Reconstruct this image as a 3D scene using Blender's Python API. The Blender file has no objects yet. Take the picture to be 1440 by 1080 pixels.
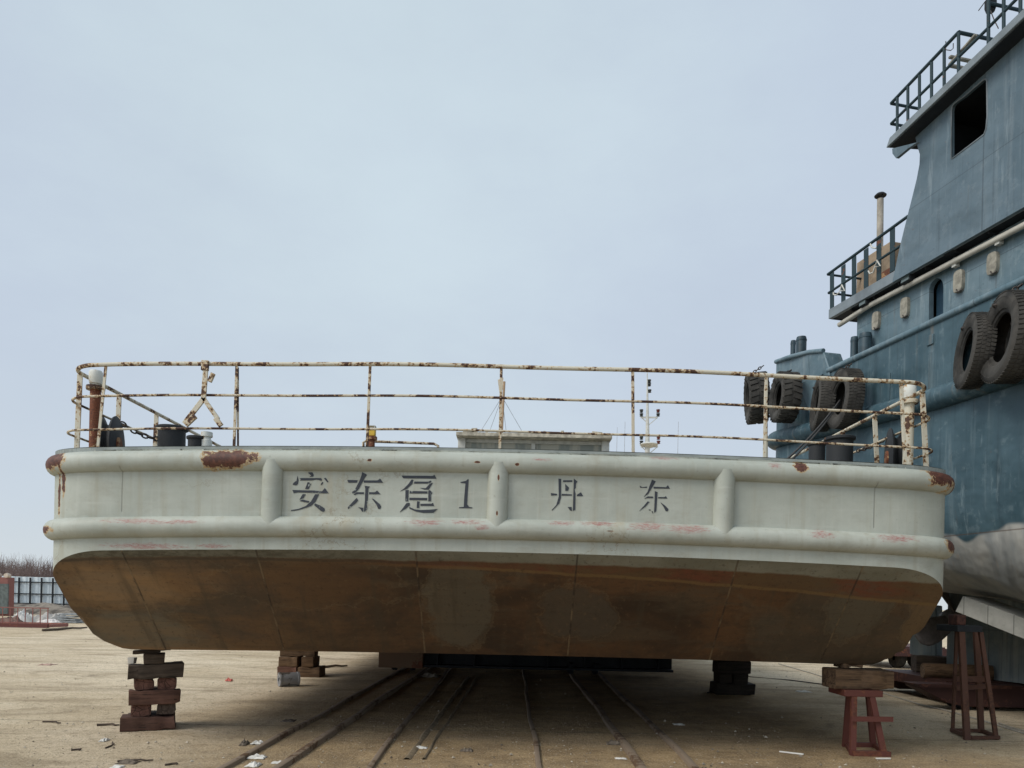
import bpy, bmesh, math, random
from mathutils import Vector, Matrix, noise
from mathutils.geometry import tessellate_polygon

random.seed(7)
scene = bpy.context.scene
col = scene.collection
R = math.radians

# ------------------------------------------------------------------ camera model
F = 1060.0          # focal length in pixels of the 1440 px wide photograph
EYE = 1.6           # eye height
HY = 843.0          # horizon row at picture centre
TH = 0.0215         # camera roll
CT, ST = math.cos(TH), math.sin(TH)

def ray(px, py):
    u, v = px - 720.0, HY - py
    return (u * CT - v * ST) / F, (v * CT + u * ST) / F

def P(px, py, Y):
    a, b = ray(px, py)
    return Vector((a * Y, Y, EYE + b * Y))

def G(px, py, z=0.0):
    a, b = ray(px, py)
    Y = (z - EYE) / b
    return Vector((a * Y, Y, z))

cam_d = bpy.data.cameras.new('camera')
cam = bpy.data.objects.new('camera', cam_d)
col.objects.link(cam)
cam_d.sensor_width = 36.0
cam_d.lens = F / 1440.0 * 36.0
cam_d.shift_y = (HY - 540.0) / 1440.0
cam_d.clip_end = 3000
cam_d.clip_start = 0.05
cam.matrix_world = Matrix(((CT, -ST, 0, 0), (0, 0, -1, 0), (ST, CT, 0, EYE), (0, 0, 0, 1)))
scene.camera = cam

# ------------------------------------------------------------------ material helpers
class NT:
    def __init__(s, name):
        s.m = bpy.data.materials.new(name)
        s.m.use_nodes = True
        s.t = s.m.node_tree
        s.t.nodes.clear()
        s.out = s.t.nodes.new('ShaderNodeOutputMaterial')
        s.b = s.t.nodes.new('ShaderNodeBsdfPrincipled')
        s.t.links.new(s.b.outputs[0], s.out.inputs[0])
        s.tc = s.t.nodes.new('ShaderNodeTexCoord')
        s.obj = s.tc.outputs['Object']
        s._sep = None
    def link(s, a, inp):
        if hasattr(a, 'is_linked'):
            s.t.links.new(a, inp)
        else:
            try:
                inp.default_value = a
            except Exception:
                if isinstance(a, (tuple, list)) and len(a) == 3:
                    inp.default_value = (*a, 1.0)
                else:
                    inp.default_value = (a, a, a)
    def xyz(s):
        if s._sep is None:
            n = s.t.nodes.new('ShaderNodeSeparateXYZ')
            s.t.links.new(s.obj, n.inputs[0])
            s._sep = n.outputs
        return s._sep
    def mul(s, vec, k):
        n = s.t.nodes.new('ShaderNodeVectorMath'); n.operation = 'MULTIPLY'
        s.link(vec, n.inputs[0]); n.inputs[1].default_value = k
        return n.outputs[0]
    def addv(s, vec, k):
        n = s.t.nodes.new('ShaderNodeVectorMath'); n.operation = 'ADD'
        s.link(vec, n.inputs[0]); s.link(k, n.inputs[1])
        return n.outputs[0]
    def length(s, vec):
        n = s.t.nodes.new('ShaderNodeVectorMath'); n.operation = 'LENGTH'
        s.link(vec, n.inputs[0])
        return n.outputs['Value']
    def noise(s, scale=5, detail=4, rough=0.55, k=None, vec=None, dist=0.0):
        n = s.t.nodes.new('ShaderNodeTexNoise')
        n.inputs['Scale'].default_value = scale
        n.inputs['Detail'].default_value = detail
        n.inputs['Roughness'].default_value = rough
        n.inputs['Distortion'].default_value = dist
        v = vec if vec is not None else s.obj
        if k is not None:
            v = s.mul(v, k)
        s.t.links.new(v, n.inputs['Vector'])
        return n.outputs[0]
    def voro(s, scale=5, k=None, feature='F1', vec=None):
        n = s.t.nodes.new('ShaderNodeTexVoronoi'); n.feature = feature
        n.inputs['Scale'].default_value = scale
        v = vec if vec is not None else s.obj
        if k is not None:
            v = s.mul(v, k)
        s.t.links.new(v, n.inputs['Vector'])
        return n.outputs[0]
    def math(s, op, a, b=0.0, c=None):
        n = s.t.nodes.new('ShaderNodeMath'); n.operation = op
        s.link(a, n.inputs[0]); s.link(b, n.inputs[1])
        if c is not None: s.link(c, n.inputs[2])
        return n.outputs[0]
    def step(s, v, lo, hi):
        n = s.t.nodes.new('ShaderNodeMapRange'); n.interpolation_type = 'SMOOTHSTEP'
        s.link(v, n.inputs[0]); n.inputs[1].default_value = lo; n.inputs[2].default_value = hi
        return n.outputs[0]
    def mix(s, f, a, b, mode='MIX'):
        n = s.t.nodes.new('ShaderNodeMix'); n.data_type = 'RGBA'; n.blend_type = mode
        s.link(f, n.inputs[0]); s.link(a, n.inputs[6]); s.link(b, n.inputs[7])
        return n.outputs[2]
    def info(s):
        n = s.t.nodes.new('ShaderNodeObjectInfo')
        return n.outputs['Random']
    def bump(s, h, strength=0.3, dist=0.02):
        n = s.t.nodes.new('ShaderNodeBump')
        n.inputs['Strength'].default_value = strength
        n.inputs['Distance'].default_value = dist
        s.link(h, n.inputs['Height'])
        s.t.links.new(n.outputs[0], s.b.inputs['Normal'])
    def done(s, colr, rough=0.6, metal=0.0, spec=0.4):
        s.link(colr, s.b.inputs['Base Color'])
        s.link(rough, s.b.inputs['Roughness'])
        s.link(metal, s.b.inputs['Metallic'])
        s.b.inputs['Specular IOR Level'].default_value = spec
        return s.m

def C(r, g, b): return (r, g, b, 1.0)

def simple(name, c, rough=0.6, var=0.25, scale=6.0, bump=0.0, spec=0.35):
    n = NT(name)
    f = n.noise(scale, 5, 0.6)
    dark = C(*[x * (1 - var) for x in c]); light = C(*[min(1, x * (1 + var)) for x in c])
    k = n.mix(n.step(f, 0.3, 0.7), dark, light)
    if bump: n.bump(n.noise(scale * 6, 4), bump, 0.01)
    return n.done(k, rough, 0, spec)

def rusty(name, paint, rust=(0.09, 0.035, 0.02), amount=0.5, scale=7.0, rough=0.65, tan=True, stretch=(1, 1, 1)):
    n = NT(name)
    rnd = n.info()
    cmb = n.t.nodes.new('ShaderNodeCombineXYZ')
    n.link(n.math('MULTIPLY', rnd, 37.0), cmb.inputs[0]); n.link(n.math('MULTIPLY', rnd, 17.0), cmb.inputs[2])
    v = n.addv(n.mul(n.obj, stretch), cmb.outputs[0])
    f = n.noise(scale, 8, 0.68, vec=v)
    g = n.noise(scale * 0.23, 3, 0.5, vec=v)
    h = n.math('ADD', f, n.math('MULTIPLY', n.math('SUBTRACT', g, 0.5), 0.9))
    lo = 0.5 + (0.5 - amount) * 0.45
    base = n.mix(n.noise(3, 4, vec=v), C(*[x * 0.82 for x in paint]), C(*paint))
    if tan:
        base = n.mix(n.step(h, lo - 0.075, lo + 0.0), base, C(0.42, 0.28, 0.14))
    rc = n.mix(n.step(n.noise(scale * 4, 5, vec=v), 0.35, 0.65), C(*rust), C(rust[0] * 2.0, rust[1] * 1.9, rust[2] * 1.6))
    k = n.mix(n.step(h, lo, lo + 0.03), base, rc)
    n.bump(h, 0.25, 0.006)
    return n.done(k, rough, 0, 0.3)

# ------------------------------------------------------------------ mesh builder
class MB:
    def __init__(s):
        s.v = []; s.f = []
    def add(s, vs, fs):
        o = len(s.v)
        s.v += [Vector(p) for p in vs]
        s.f += [tuple(i + o for i in f) for f in fs]
        return s
    def box(s, c, size, rot=None):
        c = Vector(c); h = Vector(size) * 0.5
        pts = [Vector((x * h.x, y * h.y, z * h.z)) for x in (-1, 1) for y in (-1, 1) for z in (-1, 1)]
        if rot is not None: pts = [rot @ p for p in pts]
        return s.add([c + p for p in pts], [(0, 1, 3, 2), (4, 6, 7, 5), (0, 4, 5, 1), (2, 3, 7, 6), (0, 2, 6, 4), (1, 5, 7, 3)])
    def bar(s, a, b, w, d=None, up=(0, 0, 1)):
        a, b = Vector(a), Vector(b); d = d or w
        t = (b - a).normalized(); up = Vector(up)
        if abs(t.dot(up)) > 0.98: up = Vector((0, 1, 0))
        x = t.cross(up).normalized(); y = x.cross(t)
        vs = []
        for p in (a, b):
            for (i, j) in ((-1, -1), (1, -1), (1, 1), (-1, 1)):
                vs.append(p + x * (i * w / 2) + y * (j * d / 2))
        return s.add(vs, [(0, 1, 2, 3), (7, 6, 5, 4), (0, 4, 5, 1), (1, 5, 6, 2), (2, 6, 7, 3), (3, 7, 4, 0)])
    def tube(s, path, r, seg=12, caps=True, closed=False):
        path = [Vector(p) for p in path]; n = len(path)
        rs = r if isinstance(r, (list, tuple)) else [r] * n
        tang = []
        for i in range(n):
            if closed: t = path[(i + 1) % n] - path[i - 1]
            else: t = path[min(i + 1, n - 1)] - path[max(i - 1, 0)]
            tang.append(t.normalized())
        ref = Vector((0, 0, 1)) if abs(tang[0].z) < 0.9 else Vector((1, 0, 0))
        x = tang[0].cross(ref).normalized()
        vs = []; fs = []
        for i in range(n):
            t = tang[i]
            x = (x - t * x.dot(t)).normalized(); y = t.cross(x)
            for k in range(seg):
                a = 2 * math.pi * k / seg
                vs.append(path[i] + (x * math.cos(a) + y * math.sin(a)) * rs[i])
        m = n if closed else n - 1
        for i in range(m):
            j = (i + 1) % n
            for k in range(seg):
                l = (k + 1) % seg
                fs.append((i * seg + k, i * seg + l, j * seg + l, j * seg + k))
        if caps and not closed:
            fs.append(tuple(range(seg - 1, -1, -1)))
            fs.append(tuple((n - 1) * seg + k for k in range(seg)))
        return s.add(vs, fs)
    def lathe(s, prof, origin, axis=(0, 0, 1), seg=24, closed=False):
        axis = Vector(axis).normalized(); origin = Vector(origin)
        ref = Vector((0, 0, 1)) if abs(axis.z) < 0.9 else Vector((1, 0, 0))
        x = axis.cross(ref).normalized(); y = axis.cross(x)
        vs = []; fs = []; n = len(prof)
        for k in range(seg):
            a = 2 * math.pi * k / seg
            d = x * math.cos(a) + y * math.sin(a)
            for (r, h) in prof: vs.append(origin + d * r + axis * h)
        for k in range(seg):
            l = (k + 1) % seg
            for i in range(n if closed else n - 1):
                j = (i + 1) % n
                fs.append((k * n + i, l * n + i, l * n + j, k * n + j))
        return s.add(vs, fs)
    def prism(s, poly, f0, f1, holes=()):
        loops = [list(poly)] + [list(h) for h in holes]
        flat = [p for l in loops for p in l]; N = len(flat)
        tris = tessellate_polygon([[Vector((p[0], p[1], 0)) for p in l] for l in loops])
        vs = [f0(p) for p in flat] + [f1(p) for p in flat]
        fs = [tuple(t) for t in tris] + [tuple(i + N for i in reversed(t)) for t in tris]
        o = 0
        for l in loops:
            n = len(l)
            for i in range(n):
                j = (i + 1) % n
                fs.append((o + i, o + j, N + o + j, N + o + i))
            o += n
        return s.add(vs, fs)
    def grid(s, rows):
        n = len(rows[0]); vs = [p for r in rows for p in r]; fs = []
        for i in range(len(rows) - 1):
            for j in range(n - 1):
                fs.append((i * n + j, i * n + j + 1, (i + 1) * n + j + 1, (i + 1) * n + j))
        return s.add(vs, fs)
    def build(s, name, mat, parent=None, smooth=True, bevel=0.0, angle=35, fix=True, seg=2):
        me = bpy.data.meshes.new(name)
        vs = s.v
        if parent is not None:
            inv = world(parent).inverted()
            vs = [inv @ v for v in vs]
        me.from_pydata([tuple(v) for v in vs], [], s.f)
        if fix:
            bm = bmesh.new(); bm.from_mesh(me)
            bmesh.ops.recalc_face_normals(bm, faces=bm.faces)
            bm.to_mesh(me); bm.free()
        if mat: me.materials.append(mat)
        if smooth:
            me.polygons.foreach_set('use_smooth', [True] * len(me.polygons))
            me.set_sharp_from_angle(angle=R(angle))
        o = bpy.data.objects.new(name, me)
        col.objects.link(o)
        if parent is not None: o.parent = parent
        if bevel > 0:
            b = o.modifiers.new('bevel', 'BEVEL'); b.width = bevel; b.segments = seg; b.limit_method = 'ANGLE'
        return o

def world(o):
    m = o.matrix_basis.copy(); p = o.parent
    while p is not None:
        m = p.matrix_basis @ m; p = p.parent
    return m

def tag(o, label=None, cat=None, group=None, kind=None):
    if label: o['label'] = label
    if cat: o['category'] = cat
    if group: o['group'] = group
    if kind: o['kind'] = kind
    return o

def empty(name, loc, rz=0.0):
    o = bpy.data.objects.new(name, None)
    col.objects.link(o)
    o.location = loc; o.rotation_euler = (0, 0, rz); o.empty_display_size = 0.2
    return o

def copy_tree(o, parent=None):
    c = o.copy(); col.objects.link(c)
    if parent is not None: c.parent = parent
    for ch in [x for x in bpy.data.objects if x.parent == o]:
        copy_tree(ch, c)
    return c

# ------------------------------------------------------------------ world and sun
SUN_AZ = R(240)       # compass-like azimuth measured clockwise from +Y
SUN_EL = R(45)
w = bpy.data.worlds.new('World'); scene.world = w; w.use_nodes = True
nt = w.node_tree; nt.nodes.clear()
wo = nt.nodes.new('ShaderNodeOutputWorld'); bg = nt.nodes.new('ShaderNodeBackground')
sky = nt.nodes.new('ShaderNodeTexSky'); sky.sky_type = 'NISHITA'; sky.sun_disc = False
sky.sun_elevation = SUN_EL; sky.sun_rotation = SUN_AZ
sky.air_density = 1.0; sky.dust_density = 4.0; sky.ozone_density = 1.5
tcw = nt.nodes.new('ShaderNodeTexCoord')
sp = nt.nodes.new('ShaderNodeSeparateXYZ'); nt.links.new(tcw.outputs['Generated'], sp.inputs[0])
rp = nt.nodes.new('ShaderNodeValToRGB'); nt.links.new(sp.outputs[2], rp.inputs[0])
els = rp.color_ramp.elements
els[0].position = 0.0; els[0].color = (0.70, 0.765, 0.80, 1)
els[1].position = 1.0; els[1].color = (0.54, 0.64, 0.72, 1)
e = els.new(0.10); e.color = (0.62, 0.70, 0.785, 1)
e = els.new(0.30); e.color = (0.555, 0.635, 0.745, 1)
e = els.new(0.62); e.color = (0.555, 0.645, 0.755, 1)
nzw = nt.nodes.new('ShaderNodeTexNoise'); nzw.inputs['Scale'].default_value = 1.6; nzw.inputs['Detail'].default_value = 4
nt.links.new(tcw.outputs['Generated'], nzw.inputs['Vector'])
mr = nt.nodes.new('ShaderNodeMapRange'); nt.links.new(nzw.outputs[0], mr.inputs[0])
mr.inputs[1].default_value = 0.3; mr.inputs[2].default_value = 0.7; mr.inputs[3].default_value = 10.0; mr.inputs[4].default_value = 11.0
sc_ = nt.nodes.new('ShaderNodeVectorMath'); sc_.operation = 'SCALE'
# wide low glow behind the camera, added to the overcast to brighten the transom
dt = nt.nodes.new('ShaderNodeVectorMath'); dt.operation = 'DOT_PRODUCT'
nt.links.new(tcw.outputs['Generated'], dt.inputs[0]); dt.inputs[1].default_value = Vector((-0.50, -0.80, 0.33)).normalized()
gl_ = nt.nodes.new('ShaderNodeMapRange'); gl_.interpolation_type = 'SMOOTHSTEP'; nt.links.new(dt.outputs['Value'], gl_.inputs[0])
gl_.inputs[1].default_value = 0.1; gl_.inputs[2].default_value = 1.0; gl_.inputs[3].default_value = 1.0; gl_.inputs[4].default_value = 1.5
mm_ = nt.nodes.new('ShaderNodeMath'); mm_.operation = 'MULTIPLY'; nt.links.new(mr.outputs[0], mm_.inputs[0]); nt.links.new(gl_.outputs[0], mm_.inputs[1])
nt.links.new(rp.outputs[0], sc_.inputs[0]); nt.links.new(mm_.outputs[0], sc_.inputs['Scale'])
mx = nt.nodes.new('ShaderNodeMix'); mx.data_type = 'RGBA'; mx.inputs[0].default_value = 0.88
dp = nt.nodes.new('ShaderNodeVectorMath'); dp.operation = 'DOT_PRODUCT'
nt.links.new(tcw.outputs['Generated'], dp.inputs[0]); dp.inputs[1].default_value = Vector((-0.20, 1.0, 0.72)).normalized()
nz2 = nt.nodes.new('ShaderNodeTexNoise'); nz2.inputs['Scale'].default_value = 3.2; nz2.inputs['Detail'].default_value = 7; nz2.inputs['Roughness'].default_value = 0.62
mpw = nt.nodes.new('ShaderNodeVectorMath'); mpw.operation = 'MULTIPLY'; mpw.inputs[1].default_value = (1.0, 1.0, 2.2)
nt.links.new(tcw.outputs['Generated'], mpw.inputs[0]); nt.links.new(mpw.outputs[0], nz2.inputs['Vector'])
ad = nt.nodes.new('ShaderNodeMath'); ad.operation = 'MULTIPLY_ADD'; nt.links.new(nz2.outputs[0], ad.inputs[0]); ad.inputs[1].default_value = 0.16; nt.links.new(dp.outputs['Value'], ad.inputs[2])
pm_ = nt.nodes.new('ShaderNodeMapRange'); pm_.interpolation_type = 'SMOOTHSTEP'; nt.links.new(ad.outputs[0], pm_.inputs[0])
pm_.inputs[1].default_value = 0.94; pm_.inputs[2].default_value = 1.10; pm_.inputs[3].default_value = 0.0; pm_.inputs[4].default_value = 1.0
pt = nt.nodes.new('ShaderNodeMix'); pt.data_type = 'RGBA'; pt.blend_type = 'MULTIPLY'; nt.links.new(pm_.outputs[0], pt.inputs[0])
nt.links.new(sc_.outputs[0], pt.inputs[6]); pt.inputs[7].default_value = (1.11, 1.125, 1.05, 1)
cl = nt.nodes.new('ShaderNodeMapRange'); nt.links.new(nz2.outputs[0], cl.inputs[0]); cl.inputs[1].default_value = 0.3; cl.inputs[2].default_value = 0.7; cl.inputs[3].default_value = 0.985; cl.inputs[4].default_value = 1.015
cs = nt.nodes.new('ShaderNodeVectorMath'); cs.operation = 'SCALE'; nt.links.new(pt.outputs[2], cs.inputs[0]); nt.links.new(cl.outputs[0], cs.inputs['Scale'])
nt.links.new(sky.outputs[0], mx.inputs[6]); nt.links.new(cs.outputs[0], mx.inputs[7])
nt.links.new(mx.outputs[2], bg.inputs[0]); bg.inputs[1].default_value = 0.1
nt.links.new(bg.outputs[0], wo.inputs[0])

sl = bpy.data.lights.new('sun', 'SUN'); sl.energy = 2.1; sl.angle = R(26); sl.color = (1.0, 0.94, 0.85)
so = bpy.data.objects.new('sun', sl); col.objects.link(so)
sd = Vector((math.sin(SUN_AZ) * math.cos(SUN_EL), math.cos(SUN_AZ) * math.cos(SUN_EL), math.sin(SUN_EL)))
so.rotation_euler = sd.to_track_quat('Z', 'Y').to_euler()
so.location = sd * 60
scene.view_settings.view_transform = 'Standard'
scene.view_settings.look = 'None'
scene.view_settings.exposure = 0.0
scene.view_settings.gamma = 1.0

# ------------------------------------------------------------------ ground
def ground_mat():
    n = NT('sandy_yard')
    big = n.noise(0.20, 6, 0.62, dist=0.6)
    mid = n.noise(1.3, 8, 0.66, k=(0.55, 1.0, 1.0), dist=0.7)
    fine = n.noise(11, 8, 0.75)
    vf = n.noise(45, 5, 0.75)
    grit = n.voro(42)
    k = n.mix(n.step(big, 0.35, 0.66), C(0.54, 0.435, 0.295), C(0.70, 0.59, 0.435))
    k = n.mix(n.math('MULTIPLY', n.step(mid, 0.50, 0.68), 0.6), k, C(0.70, 0.60, 0.445))
    k = n.mix(n.math('MULTIPLY', n.step(mid, 0.50, 0.32), 0.65), k, C(0.29, 0.225, 0.145))
    x, y, z = n.xyz()
    # worn rail-side earth plus painted-in barge shade, edge broken up by noise
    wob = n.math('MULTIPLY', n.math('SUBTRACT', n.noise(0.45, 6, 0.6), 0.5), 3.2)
    lane_shade = n.math('SUBTRACT', 1.0, n.step(n.math('ADD', n.math('ABSOLUTE', n.math('SUBTRACT', x, 0.9)), wob), 2.6, 5.4))
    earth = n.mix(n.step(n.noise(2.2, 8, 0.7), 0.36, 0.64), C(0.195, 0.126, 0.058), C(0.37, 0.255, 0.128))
    k = n.mix(n.math('MULTIPLY', lane_shade, 0.85), k, earth)
    # tyre-track streaks
    st = n.noise(1.0, 6, 0.62, k=(0.09, 1.1, 1), dist=0.3)
    k = n.mix(n.math('MULTIPLY', n.step(st, 0.52, 0.66), 0.5), k, C(0.27, 0.21, 0.14))
    oil = n.step(n.noise(0.6, 7, 0.7, dist=1.2), 0.60, 0.68)
    k = n.mix(n.math('MULTIPLY', oil, 0.5), k, C(0.13, 0.10, 0.07))
    k = n.mix(n.math('MULTIPLY', n.step(fine, 0.51, 0.64), 0.6), k, C(0.19, 0.142, 0.09))
    k = n.mix(n.math('MULTIPLY', n.step(vf, 0.52, 0.64), 0.65), k, C(0.13, 0.098, 0.062))
    k = n.mix(n.math('MULTIPLY', n.step(vf, 0.46, 0.34), 0.6), k, C(0.68, 0.585, 0.44))
    k = n.mix(n.math('MULTIPLY', n.step(grit, 0.20, 0.08), n.step(n.noise(2.5, 5), 0.48, 0.62)), k, C(0.10, 0.08, 0.055))
    j = n.math('ABSOLUTE', n.math('SUBTRACT', n.math('FRACT', n.math('DIVIDE', n.math('ADD', y, n.math('MULTIPLY', n.noise(0.8, 3), 0.25)), 6.2)), 0.5))
    k = n.mix(n.math('MULTIPLY', n.step(j, 0.0045, 0.0015), 0.6), k, C(0.15, 0.12, 0.08))
    h = n.math('ADD', n.math('MULTIPLY', mid, 0.9), n.math('ADD', n.math('MULTIPLY', fine, 0.5), n.math('MULTIPLY', vf, 0.22)))
    n.bump(h, 0.9, 0.06)
    return n.done(k, 0.95, 0, 0.1)

g = MB(); g.add([(-600, -60, 0), (600, -60, 0), (600, 900, 0), (-600, 900, 0)], [(0, 1, 2, 3)])
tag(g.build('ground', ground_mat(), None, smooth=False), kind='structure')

# ------------------------------------------------------------------ BARGE
Y1, Y2 = 7.35, 8.35
CX, HW, CRX, CRY = -0.145, 4.475, 0.60, 0.26
ZK, ZB, ZD = 2.058, 0.985, 3.04
LEN = 24.0
barge = empty('barge', (CX, Y1, 0))
tag(barge, 'wide grey-green steel barge raised on timber stacks, rusty raked underside and black painted lettering', 'barge')

def cam_dz(x, z):
    t = min(1.0, max(0.0, (z - ZB) / (ZK - ZB)))
    c = 0.035 + (0.088 - 0.035) * t
    u = (x - CX) / HW
    return -c * u * u

def BW(x, y, z):
    return Vector((x, y, z + cam_dz(x, z)))

def half(d, inset=0.0):
    rx, ry = CRX - inset, CRY - inset
    if d < ry: return HW - inset - rx + rx * math.sqrt(max(0, 1 - ((ry - d) / ry) ** 2))
    return HW - inset

RB = 0.42
def zlow(xl, d):
    z = max(ZB, ZK - (ZK - ZB) * d / (Y2 - Y1))
    e = HW - abs(xl)
    if e < RB:
        z = max(z, ZB + RB - math.sqrt(max(0.0, RB * RB - (RB - e) ** 2)))
    return z

ds = [CRY * (1 - math.cos(math.pi / 2 * i / 12)) for i in range(13)] + [0.32, 0.42, 0.55, 0.65, 0.75, 0.85, 0.93, 1.0, 1.002, 1.15, 2, 4, 8, 14, 20, LEN]
us = []
for i in range(61):
    t = -1 + 2 * i / 60.0
    us.append(math.sin(t * math.pi / 2) * 0.55 + t * 0.45)

def mat_barge():
    n = NT('grey_hull_paint')
    x, y, z = n.xyz()
    a = n.noise(1.6, 5, 0.6)
    k = n.mix(n.step(a, 0.3, 0.7), C(0.345, 0.366, 0.318), C(0.425, 0.444, 0.390))
    st = n.noise(1.0, 5, 0.65, k=(9.0, 9.0, 0.5))
    k = n.mix(n.math('MULTIPLY', n.step(st, 0.48, 0.70), 0.55), k, C(0.33, 0.32, 0.25))
    st2 = n.noise(1.0, 4, 0.6, k=(22.0, 22.0, 0.7))
    k = n.mix(n.math('MULTIPLY', n.step(st2, 0.55, 0.72), 0.22), k, C(0.50, 0.51, 0.455))
    gm_ = n.noise(2.4, 8, 0.7, k=(0.7, 1, 1.6), dist=0.5)
    k = n.mix(n.math('MULTIPLY', n.step(gm_, 0.50, 0.68), 0.38), k, C(0.29, 0.285, 0.23))
    rb_ = n.noise(1.0, 6, 0.7, k=(0.8, 6, 14))
    k = n.mix(n.math('MULTIPLY', n.step(rb_, 0.54, 0.70), 0.28), k, C(0.50, 0.51, 0.46))
    # brown run-off patches
    ro = n.math('MULTIPLY', n.step(n.noise(0.55, 3), 0.52, 0.70), n.step(n.noise(1.0, 5, k=(7, 7, 0.35)), 0.42, 0.7))
    k = n.mix(n.math('MULTIPLY', ro, 0.8), k, C(0.36, 0.30, 0.19))
    sm = n.math('MULTIPLY', n.step(n.noise(3.0, 7, 0.7, k=(0.5, 1, 1.4)), 0.54, 0.70), 0.45)
    k = n.mix(sm, k, C(0.30, 0.29, 0.235))
    ck = n.step(n.math('ABSOLUTE', n.math('SUBTRACT', n.noise(1.7, 6, 0.6), 0.5)), 0.006, 0.001)
    k = n.mix(n.math('MULTIPLY', n.math('MULTIPLY', ck, n.step(n.noise(0.6, 2), 0.5, 0.62)), 0.6), k, C(0.22, 0.18, 0.12))
    # fine dirt speckle
    k = n.mix(n.math('MULTIPLY', n.step(n.noise(30, 5, 0.72), 0.60, 0.70), 0.5), k, C(0.24, 0.24, 0.20))
    nz = n.noise(9, 7, 0.68); nz2 = n.noise(30, 6, 0.7)
    jit = n.math('ADD', n.math('MULTIPLY', n.math('SUBTRACT', nz, 0.5), 1.7), n.math('MULTIPLY', n.math('SUBTRACT', nz2, 0.5), 0.9))
    def blob(px, py, rx, rz, Y=7.27):
        c = P(px, py, Y)
        sc = F / Y
        v = n.addv(n.obj, (-(c.x - CX), -(c.y - Y1), -c.z))
        v = n.mul(v, (sc / rx, 1.0 / 0.5, sc / rz))
        return n.math('SUBTRACT', 1.0, n.length(v))
    def field(lst):
        f = None
        for b in lst:
            q = blob(*b)
            f = q if f is None else n.math('MAXIMUM', f, q)
        return f
    # pink scrapes along the rubbing tubes
    pk = field([(195, 733, 62, 5), (255, 734, 34, 4), (600, 735, 32, 6), (655, 734, 28, 5), (678, 742, 14, 5), (790, 735, 24, 5), (842, 736, 34, 5),
                (912, 740, 34, 9), (968, 744, 40, 8), (1157, 751, 20, 9), (1262, 757, 36, 8), (205, 768, 78, 6, 7.35), (300, 768, 30, 4, 7.35), (935, 643, 26, 4), (760, 646, 18, 3), (1090, 655, 12, 6), (1010, 640, 40, 3)])
    pj = n.math('ADD', n.math('MULTIPLY', n.math('SUBTRACT', n.noise(1, 7, 0.7, k=(14, 30, 60)), 0.5), 3.0), pk)
    pf_ = n.step(n.noise(1, 7, 0.75, k=(30, 60, 110)), 0.40, 0.60)
    k = n.mix(n.math('MULTIPLY', n.math('MULTIPLY', n.step(pj, 0.0, 0.8), 0.85), n.math('ADD', 0.25, n.math('MULTIPLY', pf_, 0.75))), k, C(0.30, 0.105, 0.095))
    rs = field([(322, 644, 40, 15), (297, 650, 16, 12), (1127, 656, 13, 10), (1317, 669, 33, 23, 7.5), (78, 648, 30, 16, 7.5), (70, 746, 22, 7, 7.55), (1332, 768, 20, 12, 7.55),
                (520, 647, 4, 2.5), (672, 650, 5, 2), (727, 653, 4, 2.5), (701, 672, 1.5, 5), (699, 722, 1.5, 4), (858, 747, 6, 1), (104, 680, 4, 30, 7.6), (96, 700, 3, 34, 7.6), (1330, 700, 3, 40, 7.6)])
    rj = n.math('ADD', rs, jit)
    gate = n.step(rs, -0.7, -0.2)
    k = n.mix(n.math('MULTIPLY', n.step(rj, 0.02, 0.10), gate), k, C(0.43, 0.31, 0.17))
    rc = n.mix(n.step(nz2, 0.35, 0.65), C(0.055, 0.022, 0.016), C(0.13, 0.05, 0.032))
    k = n.mix(n.math('MULTIPLY', n.step(rj, 0.18, 0.24), gate), k, rc)
    # plate seams
    seams = None
    for px in (172, 1230):
        X = P(px, 700, Y1).x - CX
        q = n.step(n.math('ABSOLUTE', n.math('SUBTRACT', x, X)), 0.009, 0.002)
        seams = q if seams is None else n.math('MAXIMUM', seams, q)
    zin = n.math('MULTIPLY', n.step(z, 2.36, 2.38), n.step(z, 2.815, 2.80))
    seams = n.math('MULTIPLY', seams, zin)
    k = n.mix(n.math('MULTIPLY', seams, 0.45), k, C(0.16, 0.16, 0.13))
    hgt = n.math('ADD', n.math('MULTIPLY', n.noise(2.2, 3), 1.0), n.math('MULTIPLY', n.step(rj, 0.15, 0.24), -0.25))
    hgt = n.math('SUBTRACT', hgt, n.math('MULTIPLY', seams, 0.3))
    hgt = n.math('ADD', hgt, n.math('MULTIPLY', n.noise(0.9, 2, 0.4), 2.2))
    n.bump(hgt, 0.5, 0.03)
    return n.done(k, 0.55, 0, 0.35)

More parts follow.
